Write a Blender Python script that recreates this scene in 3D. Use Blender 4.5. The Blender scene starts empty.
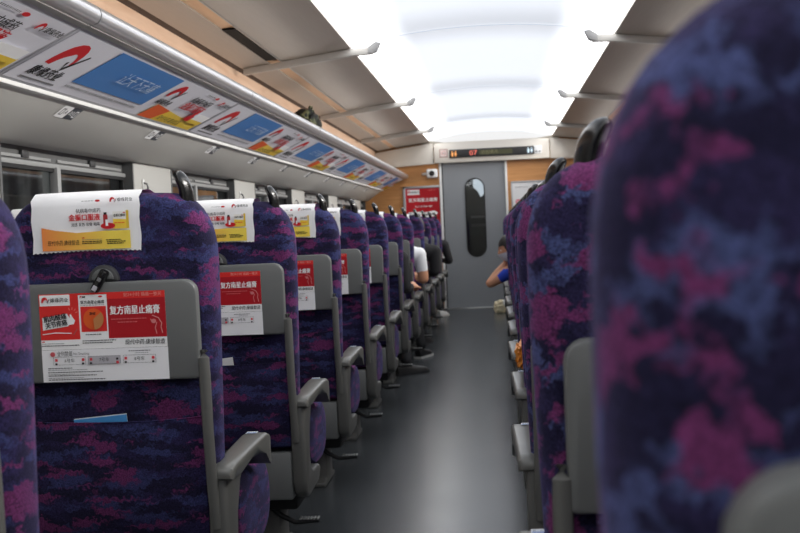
import bpy, bmesh, math, random
from mathutils import Vector, Matrix, noise as mnoise
random.seed(7)
SC = bpy.context.scene
COL = SC.collection
PI = math.pi
R = math.radians

# ------------------------------------------------------------------ materials
MATS = {}
def lin(c):
    c = c / 255.0
    return c / 12.92 if c <= 0.04045 else ((c + 0.055) / 1.055) ** 2.4
def rgb(r, g, b): return (lin(r), lin(g), lin(b), 1.0)

def nt(m):
    m.use_nodes = True
    t = m.node_tree
    return t, t.nodes, t.links, t.nodes['Principled BSDF']

def flat(name, col, rough=0.5, metal=0.0, spec=0.5, var=0.06, vscale=30.0, bump=0.0, bscale=300.0):
    """procedural paint or plastic: a base colour with a faint noise variation and optional grain bump"""
    if name in MATS: return MATS[name]
    m = bpy.data.materials.new(name); t, N, L, b = nt(m)
    c = rgb(*col)
    tc = N.new('ShaderNodeTexCoord')
    nz = N.new('ShaderNodeTexNoise'); nz.inputs['Scale'].default_value = vscale; nz.inputs['Detail'].default_value = 3
    L.new(tc.outputs['Object'], nz.inputs['Vector'])
    mx = N.new('ShaderNodeMix'); mx.data_type = 'RGBA'
    mx.inputs[6].default_value = tuple(x * (1 - var) for x in c[:3]) + (1,)
    mx.inputs[7].default_value = tuple(min(1, x * (1 + var)) for x in c[:3]) + (1,)
    L.new(nz.outputs['Fac'], mx.inputs[0]); L.new(mx.outputs[2], b.inputs['Base Color'])
    b.inputs['Roughness'].default_value = rough; b.inputs['Metallic'].default_value = metal
    b.inputs['Specular IOR Level'].default_value = spec
    if bump:
        n2 = N.new('ShaderNodeTexNoise'); n2.inputs['Scale'].default_value = bscale
        L.new(tc.outputs['Object'], n2.inputs['Vector'])
        bp = N.new('ShaderNodeBump'); bp.inputs['Strength'].default_value = bump; bp.inputs['Distance'].default_value = 0.002
        L.new(n2.outputs['Fac'], bp.inputs['Height']); L.new(bp.outputs['Normal'], b.inputs['Normal'])
    MATS[name] = m
    return m

def ink(r, g, b):
    return flat('ink_%d_%d_%d' % (r, g, b), (r, g, b), 0.55, spec=0.3, var=0.02)

def fabric(name, sx, sz, mt=0.535, mag=(96, 42, 86), blu=(50, 54, 94), base=(40, 35, 70), dark=(28, 25, 49)):
    m = bpy.data.materials.new(name); t, N, L, b = nt(m)
    tc = N.new('ShaderNodeTexCoord'); oi = N.new('ShaderNodeObjectInfo')
    off = N.new('ShaderNodeVectorMath'); off.operation = 'SCALE'; off.inputs[0].default_value = (13.0, 7.0, 29.0)
    L.new(oi.outputs['Random'], off.inputs['Scale'])
    add = N.new('ShaderNodeVectorMath'); add.operation = 'ADD'
    L.new(tc.outputs['Object'], add.inputs[0]); L.new(off.outputs[0], add.inputs[1])
    # ragged edges: jitter the lookup with a fine noise
    jn = N.new('ShaderNodeTexNoise'); jn.inputs['Scale'].default_value = 90; jn.inputs['Detail'].default_value = 1
    L.new(add.outputs[0], jn.inputs['Vector'])
    js = N.new('ShaderNodeVectorMath'); js.operation = 'SCALE'; js.inputs['Scale'].default_value = 0.030
    L.new(jn.outputs['Color'], js.inputs[0])
    a2 = N.new('ShaderNodeVectorMath'); a2.operation = 'ADD'
    L.new(add.outputs[0], a2.inputs[0]); L.new(js.outputs[0], a2.inputs[1])
    mp = N.new('ShaderNodeMapping'); mp.inputs['Scale'].default_value = (sx, sx, sz); mp.inputs['Rotation'].default_value = (0, R(4), 0)
    L.new(a2.outputs[0], mp.inputs['Vector'])
    def blobs(shift, lo, hi, sc=1.0):
        v = N.new('ShaderNodeVectorMath'); v.operation = 'ADD'; v.inputs[1].default_value = shift
        L.new(mp.outputs[0], v.inputs[0])
        n = N.new('ShaderNodeTexNoise'); n.inputs['Scale'].default_value = sc; n.inputs['Detail'].default_value = 2.5; n.inputs['Roughness'].default_value = 0.55
        L.new(v.outputs[0], n.inputs['Vector'])
        r = N.new('ShaderNodeMapRange'); r.inputs[1].default_value = lo; r.inputs[2].default_value = hi
        L.new(n.outputs['Fac'], r.inputs[0])
        return r.outputs[0]
    def mixc(fac, a, c):
        x = N.new('ShaderNodeMix'); x.data_type = 'RGBA'
        L.new(fac, x.inputs[0])
        if isinstance(a, tuple): x.inputs[6].default_value = rgb(*a)
        else: L.new(a, x.inputs[6])
        if isinstance(c, tuple): x.inputs[7].default_value = rgb(*c)
        else: L.new(c, x.inputs[7])
        return x.outputs[2]
    c = mixc(blobs((0, 0, 0), 0.44, 0.52, 0.8), base, dark)
    c = mixc(blobs((31, 5, 9), 0.52, 0.60, 1.0), c, blu)
    c = mixc(blobs((3, 41, 57), mt, mt + 0.055, 0.85), c, mag)
    # weave
    wv = N.new('ShaderNodeTexNoise'); wv.inputs['Scale'].default_value = 330; wv.inputs['Detail'].default_value = 2
    L.new(tc.outputs['Object'], wv.inputs['Vector'])
    wr = N.new('ShaderNodeMapRange'); wr.inputs[1].default_value = 0.3; wr.inputs[2].default_value = 0.7
    wr.inputs[3].default_value = 0.45; wr.inputs[4].default_value = 1.45
    L.new(wv.outputs['Fac'], wr.inputs[0])
    ml = N.new('ShaderNodeVectorMath'); ml.operation = 'SCALE'
    L.new(c, ml.inputs[0]); L.new(wr.outputs[0], ml.inputs['Scale'])
    L.new(ml.outputs[0], b.inputs['Base Color'])
    b.inputs['Roughness'].default_value = 0.9; b.inputs['Specular IOR Level'].default_value = 0.15
    b.inputs['Sheen Weight'].default_value = 0.25; b.inputs['Sheen Roughness'].default_value = 0.5
    b.inputs['Sheen Tint'].default_value = rgb(150, 140, 200)
    bp = N.new('ShaderNodeBump'); bp.inputs['Strength'].default_value = 0.4; bp.inputs['Distance'].default_value = 0.002
    L.new(wv.outputs['Fac'], bp.inputs['Height']); L.new(bp.outputs['Normal'], b.inputs['Normal'])
    return m

FAB_L = fabric('purple_seat_fabric', 10.0, 42.0)
FAB_R = fabric('purple_seat_fabric_close', 20.0, 27.0, 0.515, blu=(70, 78, 120), mag=(108, 50, 96), base=(42, 38, 70), dark=(30, 28, 54))

GREY = flat('grey_tray_plastic', (104, 106, 105), 0.42, var=0.04, vscale=8, bump=0.05, bscale=900)
GREY2 = flat('grey_armrest_plastic', (94, 94, 91), 0.45, var=0.05, vscale=8, bump=0.05, bscale=900)
PAD = flat('armrest_top_plastic', (97, 97, 93), 0.33, var=0.05, vscale=10)
DGREY = flat('dark_grey_plastic', (62, 63, 64), 0.4)
BLACK = flat('glossy_black_plastic', (14, 14, 15), 0.22, var=0.1)
BLACKM = flat('matt_black_metal', (26, 26, 27), 0.55)
STEEL = flat('brushed_steel', (190, 190, 188), 0.3, metal=0.9)
CLOTH = flat('white_cover_cloth', (246, 246, 247), 0.85, spec=0.2, var=0.02, vscale=60, bump=0.3, bscale=700)
WALLP = flat('pale_grey_wall_panel', (212, 211, 205), 0.5, var=0.02, vscale=3)
WALLD = flat('window_header_grey', (96, 97, 97), 0.5)
RAILW = flat('white_rail_paint', (225, 225, 222), 0.35, var=0.02)
HEADR = flat('cream_header_panel', (214, 208, 198), 0.5, var=0.02, vscale=4)
DOORM = flat('grey_door_paint', (134, 138, 142), 0.38, var=0.03, vscale=6)
TRIMW = flat('white_door_trim', (226, 226, 224), 0.4)
ALU = flat('silver_tube', (200, 200, 202), 0.28, metal=0.75, var=0.03)
POSTW = flat('poster_white', (232, 232, 232), 0.5, var=0.01)
POSTF = flat('poster_frame_silver', (180, 182, 184), 0.35, metal=0.5)
RACKB = flat('rack_underside_grey', (176, 176, 184), 0.35, var=0.02)
SKIN = flat('skin', (206, 150, 118), 0.55, var=0.08, vscale=25)

def wood(name, c1, c2, rough=0.4, sc=(1.2, 1.2, 14)):
    m = bpy.data.materials.new(name); t, N, L, b = nt(m)
    tc = N.new('ShaderNodeTexCoord'); mp = N.new('ShaderNodeMapping'); mp.inputs['Scale'].default_value = sc
    L.new(tc.outputs['Object'], mp.inputs[0])
    n = N.new('ShaderNodeTexNoise'); n.inputs['Scale'].default_value = 3; n.inputs['Detail'].default_value = 5; n.inputs['Distortion'].default_value = 0.6
    L.new(mp.outputs[0], n.inputs['Vector'])
    r = N.new('ShaderNodeValToRGB'); r.color_ramp.elements[0].position = 0.35; r.color_ramp.elements[1].position = 0.68
    r.color_ramp.elements[0].color = rgb(*c1); r.color_ramp.elements[1].color = rgb(*c2)
    L.new(n.outputs['Fac'], r.inputs[0]); L.new(r.outputs[0], b.inputs['Base Color'])
    b.inputs['Roughness'].default_value = rough
    return m
WOOD_END = wood('orange_wood_laminate', (196, 138, 82), (212, 154, 96))
WOOD_RACK = wood('pale_wood_laminate', (212, 174, 144), (226, 192, 164), sc=(8, 0.8, 8))

SLOT_REFL = wood('slot_wood_reflection', (226, 180, 138), (238, 200, 162), sc=(8, 0.8, 8))  # wood reflected in the ceiling slot, painted as its colour
def metal_panel():
    m = bpy.data.materials.new('brushed_ceiling_panel'); t, N, L, b = nt(m)
    tc = N.new('ShaderNodeTexCoord'); mp = N.new('ShaderNodeMapping'); mp.inputs['Scale'].default_value = (120, 2, 120)
    L.new(tc.outputs['Object'], mp.inputs[0])
    n = N.new('ShaderNodeTexNoise'); n.inputs['Scale'].default_value = 2; n.inputs['Detail'].default_value = 2
    L.new(mp.outputs[0], n.inputs['Vector'])
    r = N.new('ShaderNodeMapRange'); r.inputs[3].default_value = 0.36; r.inputs[4].default_value = 0.52
    L.new(n.outputs['Fac'], r.inputs[0]); L.new(r.outputs[0], b.inputs['Roughness'])
    b.inputs['Base Color'].default_value = rgb(172, 163, 154); b.inputs['Metallic'].default_value = 0.35
    return m
CEILM = metal_panel()

def floor_mat():
    m = bpy.data.materials.new('speckled_grey_vinyl_floor'); t, N, L, b = nt(m)
    tc = N.new('ShaderNodeTexCoord')
    n = N.new('ShaderNodeTexNoise'); n.inputs['Scale'].default_value = 260; n.inputs['Detail'].default_value = 2
    L.new(tc.outputs['Object'], n.inputs['Vector'])
    n2 = N.new('ShaderNodeTexNoise'); n2.inputs['Scale'].default_value = 3.2; n2.inputs['Detail'].default_value = 5
    L.new(tc.outputs['Object'], n2.inputs['Vector'])
    r = N.new('ShaderNodeValToRGB'); r.color_ramp.elements[0].position = 0.3; r.color_ramp.elements[1].position = 0.75
    r.color_ramp.elements[0].color = rgb(48, 51, 53); r.color_ramp.elements[1].color = rgb(76, 80, 83)
    L.new(n.outputs['Fac'], r.inputs[0]); L.new(r.outputs[0], b.inputs['Base Color'])
    r2 = N.new('ShaderNodeMapRange'); r2.inputs[1].default_value = 0.3; r2.inputs[2].default_value = 0.7; r2.inputs[3].default_value = 0.24; r2.inputs[4].default_value = 0.265
    L.new(n2.outputs['Fac'], r2.inputs[0]); L.new(r2.outputs[0], b.inputs['Roughness'])
    bp = N.new('ShaderNodeBump'); bp.inputs['Strength'].default_value = 0.05; bp.inputs['Distance'].default_value = 0.0005
    L.new(n.outputs['Fac'], bp.inputs['Height']); L.new(bp.outputs['Normal'], b.inputs['Normal'])
    return m
FLOORM = floor_mat()

def glass_mat(name, tint=(0.75, 0.8, 0.82, 1)):
    m = bpy.data.materials.new(name); t, N, L, b = nt(m)
    nz = N.new('ShaderNodeTexNoise'); nz.inputs['Scale'].default_value = 4
    r = N.new('ShaderNodeMapRange'); r.inputs[3].default_value = 0.0; r.inputs[4].default_value = 0.03
    L.new(nz.outputs['Fac'], r.inputs[0]); L.new(r.outputs[0], b.inputs['Roughness'])
    b.inputs['Transmission Weight'].default_value = 1.0; b.inputs['Base Color'].default_value = tint
    b.inputs['IOR'].default_value = 1.45; b.inputs['Specular IOR Level'].default_value = 0.25
    return m
GLASS = glass_mat('tinted_window_glass', (0.55, 0.6, 0.62, 1))

def emit(name, col, strength):
    m = bpy.data.materials.new(name); t, N, L, b = nt(m)
    nz = N.new('ShaderNodeTexNoise'); nz.inputs['Scale'].default_value = 40
    r = N.new('ShaderNodeMapRange'); r.inputs[3].default_value = strength * 0.9; r.inputs[4].default_value = strength * 1.1
    L.new(nz.outputs['Fac'], r.inputs[0])
    b.inputs['Base Color'].default_value = (0.02, 0.02, 0.02, 1)
    b.inputs['Emission Color'].default_value = rgb(*col); L.new(r.outputs[0], b.inputs['Emission Strength'])
    return m

def diffuser_mat():
    """milky diffuser: two tube lines run along its sides, so it glows most there and is cooler between"""
    m = bpy.data.materials.new('glowing_ceiling_diffuser'); t, N, L, b = nt(m)
    tc = N.new('ShaderNodeTexCoord'); sp = N.new('ShaderNodeSeparateXYZ'); L.new(tc.outputs['Object'], sp.inputs[0])
    ab = N.new('ShaderNodeMath'); ab.operation = 'ABSOLUTE'; L.new(sp.outputs['X'], ab.inputs[0])
    r = N.new('ShaderNodeMapRange'); r.inputs[1].default_value = 0.40; r.inputs[2].default_value = 0.86; r.interpolation_type = 'SMOOTHSTEP'
    r.inputs[3].default_value = 0.0; r.inputs[4].default_value = 1.0
    L.new(ab.outputs[0], r.inputs[0])
    # dimmer close to where two tubes meet (the ends of the diffuser)
    ay = N.new('ShaderNodeMath'); ay.operation = 'ABSOLUTE'; L.new(sp.outputs['Y'], ay.inputs[0])
    ry = N.new('ShaderNodeMapRange'); ry.inputs[1].default_value = 0.7; ry.inputs[2].default_value = 1.42; ry.interpolation_type = 'SMOOTHSTEP'
    ry.inputs[3].default_value = 1.0; ry.inputs[4].default_value = 0.74
    L.new(ay.outputs[0], ry.inputs[0])
    st = N.new('ShaderNodeMapRange'); L.new(r.outputs[0], st.inputs[0]); L.new(ry.outputs[0], st.inputs[3]); st.inputs[4].default_value = LIGHT
    mx = N.new('ShaderNodeMix'); mx.data_type = 'RGBA'; L.new(r.outputs[0], mx.inputs[0])
    mx.inputs[6].default_value = (0.86, 0.91, 1.0, 1); mx.inputs[7].default_value = (1.0, 0.985, 0.96, 1)
    b.inputs['Base Color'].default_value = (0.3, 0.3, 0.3, 1)
    L.new(mx.outputs[2], b.inputs['Emission Color']); L.new(st.outputs[0], b.inputs['Emission Strength'])
    return m
LIGHT = 5.4
RACK_UP, SIDE = 8.0, 95.0
DIFF = diffuser_mat()

def gradient_mat():
    m = bpy.data.materials.new('orange_to_yellow_print'); t, N, L, b = nt(m)
    tc = N.new('ShaderNodeTexCoord'); sp = N.new('ShaderNodeSeparateXYZ'); L.new(tc.outputs['Object'], sp.inputs[0])
    r = N.new('ShaderNodeMapRange'); r.inputs[1].default_value = -0.1; r.inputs[2].default_value = 0.06
    L.new(sp.outputs['X'], r.inputs[0])
    c = N.new('ShaderNodeValToRGB'); c.color_ramp.elements[0].color = rgb(240, 140, 70); c.color_ramp.elements[1].color = rgb(246, 218, 84)
    L.new(r.outputs[0], c.inputs[0]); L.new(c.outputs[0], b.inputs['Base Color'])
    b.inputs['Roughness'].default_value = 0.7
    return m
GRAD = gradient_mat()

def camo_mat():
    m = bpy.data.materials.new('dark_camouflage_cloth'); t, N, L, b = nt(m)
    n = N.new('ShaderNodeTexNoise'); n.inputs['Scale'].default_value = 11; n.inputs['Detail'].default_value = 1
    tc = N.new('ShaderNodeTexCoord'); L.new(tc.outputs['Object'], n.inputs['Vector'])
    r = N.new('ShaderNodeValToRGB'); r.color_ramp.interpolation = 'CONSTANT'
    e = r.color_ramp.elements; e[0].color = rgb(20, 22, 18); e[1].position = 0.5; e[1].color = rgb(52, 58, 38)
    x = e.new(0.58); x.color = rgb(96, 96, 66)
    x = e.new(0.66); x.color = rgb(30, 34, 28)
    L.new(n.outputs['Fac'], r.inputs[0]); L.new(r.outputs[0], b.inputs['Base Color']); b.inputs['Roughness'].default_value = 0.9
    return m
CAMO = camo_mat()

# ------------------------------------------------------------------ mesh helpers
class MB:
    """collects shapes into one mesh with material slots"""
    def __init__(s): s.v = []; s.f = []; s.m = []; s.mats = []
    def mi(s, mat):
        if mat not in s.mats: s.mats.append(mat)
        return s.mats.index(mat)
    def add(s, vs, fs, mat):
        o = len(s.v); k = s.mi(mat)
        s.v += [Vector(v) for v in vs]
        for f in fs: s.f.append(tuple(o + i for i in f)); s.m.append(k)
        return s
    def bm(s, b, mat):
        b.verts.index_update()
        s.add([v.co.copy() for v in b.verts], [[v.index for v in f.verts] for f in b.faces], mat); b.free(); return s
    def box(s, x0, x1, y0, y1, z0, z1, mat, bev=0.0, seg=2):
        b = bmesh.new(); bmesh.ops.create_cube(b, size=1)
        for v in b.verts:
            v.co = Vector(((x0 + x1) / 2 + v.co.x * (x1 - x0), (y0 + y1) / 2 + v.co.y * (y1 - y0), (z0 + z1) / 2 + v.co.z * (z1 - z0)))
        if bev: bmesh.ops.bevel(b, geom=b.edges[:], offset=bev, segments=seg, affect='EDGES', profile=0.5)
        return s.bm(b, mat)
    def prism(s, pts, axis, a0, a1, mat, bev=0.0, seg=2):
        """outline extruded along an axis: for 'x' points are (y,z), 'y' (x,z), 'z' (x,y)"""
        b = bmesh.new()
        def P(p, a): return {'x': (a, p[0], p[1]), 'y': (p[0], a, p[1]), 'z': (p[0], p[1], a)}[axis]
        f = b.faces.new([b.verts.new(P(p, a0)) for p in pts])
        r = bmesh.ops.extrude_face_region(b, geom=[f])
        d = Vector(P((0, 0), a1 - a0))
        for g in r['geom']:
            if isinstance(g, bmesh.types.BMVert): g.co += d
        bmesh.ops.recalc_face_normals(b, faces=b.faces[:])
        if bev:
            ed = [e for e in b.edges if len(e.link_faces) == 2 and e.calc_face_angle(0) > 0.6]
            bmesh.ops.bevel(b, geom=ed, offset=bev, segments=seg, affect='EDGES', profile=0.5)
        return s.bm(b, mat)
    def loft(s, rings, mat, cap=True, closed=True):
        n = len(rings[0]); vs = [p for r in rings for p in r]; fs = []
        for i in range(len(rings) - 1):
            for j in range(n if closed else n - 1):
                k = (j + 1) % n
                fs.append((i * n + j, i * n + k, (i + 1) * n + k, (i + 1) * n + j))
        if cap and closed:
            fs.append(tuple(range(n))[::-1]); fs.append(tuple((len(rings) - 1) * n + i for i in range(n)))
        return s.add(vs, fs, mat)
    def tube(s, pts, rad, mat, n=10, flat=1.0):
        pts = [Vector(p) for p in pts]; rings = []
        up = Vector((0, 0, 1))
        for i, p in enumerate(pts):
            d = (pts[min(i + 1, len(pts) - 1)] - pts[max(i - 1, 0)]).normalized()
            u = up if abs(d.dot(up)) < 0.95 else Vector((0, 1, 0))
            a = d.cross(u).normalized(); c = a.cross(d).normalized()
            r = rad[i] if isinstance(rad, (list, tuple)) else rad
            rings.append([p + a * math.cos(2 * PI * k / n) * r + c * math.sin(2 * PI * k / n) * r * flat for k in range(n)])
        return s.loft(rings, mat)
    def xform(s, fn): s.v = [Vector(fn(v)) for v in s.v]; return s
    def build(s, name, parent=None, smooth=True, recalc=True, weld=False):
        me = bpy.data.meshes.new(name)
        me.from_pydata([tuple(v) for v in s.v], [], s.f)
        for m in s.mats: me.materials.append(m)
        me.polygons.foreach_set('material_index', s.m)
        if recalc:
            b = bmesh.new(); b.from_mesh(me)
            if weld: bmesh.ops.remove_doubles(b, verts=b.verts[:], dist=1e-5)
            bmesh.ops.recalc_face_normals(b, faces=b.faces[:]); b.to_mesh(me); b.free()
        if smooth:
            me.polygons.foreach_set('use_smooth', [True] * len(me.polygons))
            me.set_sharp_from_angle(angle=R(38))
        me.update()
        o = bpy.data.objects.new(name, me); COL.objects.link(o)
        if parent: o.parent = parent
        return o

def tag(o, label=None, cat=None, group=None, kind=None):
    if label: o['label'] = label
    if cat: o['category'] = cat
    if group: o['group'] = group
    if kind: o['kind'] = kind
    return o
def thing(name, label, cat, loc=(0, 0, 0), group=None):
    o = bpy.data.objects.new(name, None); COL.objects.link(o); o.location = loc; o.empty_display_size = 0.1
    return tag(o, label, cat, group)
def struct(o): o['kind'] = 'structure'; return o
def kids(o): return [c for c in bpy.data.objects if c.parent == o]
def copy_tree(o, kidmap, parent=None, skip=()):
    c = o.copy(); COL.objects.link(c)
    if parent: c.parent = parent
    for k in kidmap.get(o.name, []):
        if not k.name.startswith(tuple(skip) or ('\0',)): copy_tree(k, kidmap, c)
    return c
def kid_map():
    d = {}
    for o in bpy.data.objects:
        if o.parent: d.setdefault(o.parent.name, []).append(o)
    return d

# ------------------------------------------------------------------ lettering
_TC = {}
def text_geo(body, size, bold=0.0, align='LEFT'):
    key = (body, align)
    if key not in _TC:
        cu = bpy.data.curves.new('lettering', 'FONT'); cu.body = body; cu.size = 1.0; cu.resolution_u = 2
        cu.align_x = align; cu.align_y = 'CENTER'; cu.fill_mode = 'FRONT'
        ob = bpy.data.objects.new('lettering', cu); COL.objects.link(ob)
        dg = bpy.context.evaluated_depsgraph_get(); dg.update()
        ev = ob.evaluated_get(dg); me = ev.to_mesh()
        _TC[key] = ([v.co.copy() for v in me.vertices], [tuple(p.vertices) for p in me.polygons])
        ev.to_mesh_clear(); bpy.data.objects.remove(ob); bpy.data.curves.remove(cu)
    vs, fs = _TC[key]
    return [v * size for v in vs], fs

class Sheet:
    """a flat print: u to the right, v up, drawn in thin layers; map(u,v,h) puts it into the scene"""
    def __init__(s, eps=0.00004): s.mb = MB(); s.h = 0.0; s.eps = eps
    def up(s): s.h += 0.0003; return s
    def poly(s, pts, mat):
        s.h += s.eps; s.mb.add([(p[0], p[1], s.h) for p in pts], [tuple(range(len(pts)))], mat); return s
    def rect(s, x0, y0, x1, y1, mat): return s.poly([(x0, y0), (x1, y0), (x1, y1), (x0, y1)], mat)
    def disc(s, x, y, rx, ry, mat, a0=0, a1=360, n=24):
        p = [(x + rx * math.cos(R(a0 + (a1 - a0) * i / n)), y + ry * math.sin(R(a0 + (a1 - a0) * i / n))) for i in range(n + (0 if a1 - a0 == 360 else 1))]
        if a1 - a0 != 360 and a1 - a0 != 180: p.append((x, y))
        return s.poly(p, mat)
    def stroke(s, pts, w, mat):
        L_, R_ = [], []; s.h += s.eps
        for i, p in enumerate(pts):
            a = pts[max(i - 1, 0)]; b = pts[min(i + 1, len(pts) - 1)]
            dx, dy = b[0] - a[0], b[1] - a[1]; l = math.hypot(dx, dy) or 1
            ww = (w[i] if isinstance(w, (list, tuple)) else w) / 2
            L_.append((p[0] - dy / l * ww, p[1] + dx / l * ww)); R_.append((p[0] + dy / l * ww, p[1] - dx / l * ww))
        vs = [(q[0], q[1], s.h) for q in L_ + R_]; n = len(pts)
        s.mb.add(vs, [(i, i + n, i + n + 1, i + 1) for i in range(n - 1)], mat); return s
    def frame(s, x0, y0, x1, y1, w, mat):
        return s.rect(x0, y0, x1, y0 + w, mat).rect(x0, y1 - w, x1, y1, mat).rect(x0, y0, x0 + w, y1, mat).rect(x1 - w, y0, x1, y1, mat)
    def text(s, body, x, y, size, mat, bold=0.0, align='LEFT', rot=0.0, width=None, shear=0.0):
        vs, fs = text_geo(body, size, bold, align)
        if width:
            xs = [v.x for v in vs]; k = width / max(1e-6, max(xs) - min(xs))
            vs = [Vector((v.x * k, v.y, 0)) for v in vs]
        ca, sa = math.cos(R(rot)), math.sin(R(rot))
        b_ = bold * size * 0.8
        for ox, oy in (((0, 0),) if b_ == 0 else ((-b_, 0), (b_, 0), (0, b_ * 0.8))):
            out = []; s.h += s.eps
            for v in vs:
                px, py = v.x + ox + shear * v.y, v.y + oy
                out.append((x + px * ca - py * sa, y + px * sa + py * ca, s.h))
            s.mb.add(out, fs, mat)
        return s
    def lines(s, x0, y, x1, mat, h=0.0018, seed=0, gap=0.0012):
        """a row of print too small to read: short dashes"""
        rnd = random.Random(seed * 77 + 5); x = x0
        while x < x1:
            w = rnd.uniform(0.0025, 0.008)
            s.h -= s.eps; s.rect(x, y, min(x + w, x1), y + h, mat); x += w + gap
        return s
    def put(s, name, fn, parent=None):
        s.mb.xform(lambda v: fn(v[0], v[1], v[2]))
        return s.mb.build(name, parent, smooth=False, recalc=False)

RED = ink(206, 30, 38); DRED = ink(178, 22, 34); WHT = ink(251, 251, 251); BLK = ink(24, 24, 26); PNK = ink(238, 150, 140)
GRY = ink(120, 120, 122); LGR = ink(186, 184, 190); ORG = ink(232, 96, 40); BRN = ink(196, 130, 80); YEL = ink(242, 206, 70); BLUE = ink(58, 128, 206)
BRT = ink(226, 48, 44)

def logo(s, x, y, k, txt=True, col=RED):
    """red arch swoosh with a black tick, then the maker's name"""
    pts = [(x + k * (0.5 - 0.5 * math.cos(R(a))), y + k * (-0.35 + 0.75 * math.sin(R(a)))) for a in range(0, 171, 17)]
    n = len(pts)
    s.stroke(pts, [k * (0.62 - 0.42 * abs(2 * i / (n - 1) - 0.7)) * 0.85 for i in range(n)], col)
    s.stroke([(x + k * 0.72, y - k * 0.1), (x + k * 0.9, y - k * 0.42), (x + k * 1.28, y + k * 0.28)], [k * 0.1, k * 0.16, k * 0.1], BLK)
    if txt: s.text('康缘药业', x + k * 1.4, y - k * 0.02, k * 0.8, BLK, 0.02)

# ------------------------------------------------------------------ camera
CAMZ = 1.052
F = 1111.1
ROLL = 0.0427
Yc = Vector((97.5, 43.0, -F)).normalized()
u = Vector((-ROLL, 1.0, 0.0)); u.z = -(u.x * Yc.x + u.y * Yc.y) / Yc.z
Zc = u.normalized(); Xc = Yc.cross(Zc)
M = Matrix((Xc, Yc, Zc))            # rows: world axes written in camera axes, so this maps camera to world
cam_d = bpy.data.cameras.new('camera'); cam = bpy.data.objects.new('camera', cam_d); COL.objects.link(cam)
cam.matrix_world = Matrix.Translation((0, 0, CAMZ)) @ M.to_4x4()
cam_d.lens = 50.0; cam_d.sensor_width = 36.0; cam_d.sensor_fit = 'HORIZONTAL'; cam_d.clip_start = 0.02
cam_d.dof.use_dof = True; cam_d.dof.focus_distance = 3.0; cam_d.dof.aperture_fstop = 8.0
SC.camera = cam

# ------------------------------------------------------------------ setting
Y0, Y1 = -3.0, 14.0
CX = -0.05
COVE = flat('cove_panel_pale_grey', (196, 195, 190), 0.5, var=0.02, vscale=3)
def mx(x): return 2 * CX - x
XW = -1.65           # left wall face
def bx(name, x0, x1, y0, y1, z0, z1, mat, parent=None, bev=0.0):
    return MB().box(x0, x1, y0, y1, z0, z1, mat, bev).build(name, parent)

struct(bx('floor', -1.9, 1.8, Y0 - 0.1, Y1, -0.06, 0.0, FLOORM))
struct(bx('wall_back', -1.9, 1.8, Y0 - 0.1, Y0, 0.0, 2.4, WALLP))
struct(bx('ceiling', -1.9, 1.8, Y0 - 0.1, Y1 + 0.1, 2.32, 2.38, WALLP))

# left wall: low panel under the windows, pillars between them, header and slanted cove panel above
wall = MB()
wall.box(XW - 0.13, XW - 0.014, Y0, Y1, 0.0, 0.84, WALLP)
wl = struct(wall.build('wall_left'))
WP, WS, WE = 1.97, 3.60, 4.98
wins = [(WS + WP * k, WE + WP * k) for k in range(-3, 6)]
edges_ = [Y0] + [e for w in wins for e in w if Y0 < e < Y1] + [Y1]
pil = MB(); PILM = flat('pillar_grey', (176, 175, 170), 0.5, var=0.02, vscale=3)
prev = Y0
for s_, e_ in wins:
    if s_ <= prev: prev = max(prev, e_); continue
    pil.box(XW - 0.12, XW, prev, s_, 0.84, 1.45, PILM, 0.012); prev = e_
if prev < Y1: pil.box(XW - 0.12, XW, prev, Y1, 0.84, 1.45, PILM, 0.012)
o = pil.build('wall_left_pillar', wl)
cove = MB()
cove.prism([(-1.425, 1.538), (-1.62, 1.405), (-1.80, 1.405), (-1.80, 1.75), (-1.43, 1.75)], 'y', Y0, Y1, COVE)
cove.build('wall_left_cove_panel', wl)
bx('wall_left_window_header', -1.78, -1.70, Y0, Y1, 1.352, 1.41, WALLD, wl)
bx('wall_left_upper', -1.80, -1.50, Y0, Y1, 1.76, 2.05, WOOD_RACK, wl)

# windows
FRM = flat('window_frame_grey', (150, 151, 150), 0.4)
GASK = flat('black_window_gasket', (22, 23, 24), 0.6)
for k, (s_, e_) in enumerate(wins):
    if e_ < Y0 + 0.2 or s_ > Y1: continue
    s_ = max(s_, Y0); e_ = min(e_, Y1 - 0.02)
    w = bpy.data.objects.new('window_%d' % (k + 1), None); COL.objects.link(w); w['kind'] = 'structure'
    fr = MB()
    fr.box(-1.715, -1.685, s_, e_, 1.335, 1.353, FRM, 0.003)
    fr.box(-1.715, -1.685, s_, e_, 0.84, 0.87, FRM, 0.003)
    fr.box(-1.715, -1.675, s_ + 0.55, s_ + 0.585, 0.86, 1.34, FRM, 0.004)
    fr.box(-1.715, -1.651, e_ - 0.014, e_ + 0.001, 0.87, 1.40, WALLD); fr.box(-1.715, -1.651, s_ - 0.001, s_ + 0.014, 0.87, 1.40, WALLD)
    for a in (s_, e_ - 0.035): fr.box(-1.715, -1.69, a, a + 0.035, 0.86, 1.34, GASK, 0.003)
    fr.box(-1.70, -1.688, s_ + 0.03, e_ - 0.03, 1.322, 1.336, GASK)
    fr.build('window_frame', w)
    for a, b in ((s_ + 0.03, s_ + 0.555), (s_ + 0.58, e_ - 0.03)):
        bx('window_glass', -1.712, -1.706, a, b, 0.865, 1.325, GLASS, w)
        bl = MB().box(-1.704, -1.692, a + 0.02, b - 0.02, 1.36, 1.372, FRM, 0.002)
        bl.box(-1.70, -1.685, (a + b) / 2 - 0.03, (a + b) / 2 + 0.03, 1.362, 1.39, DGREY, 0.004)
        bl.build('blind_latch', w)
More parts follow.
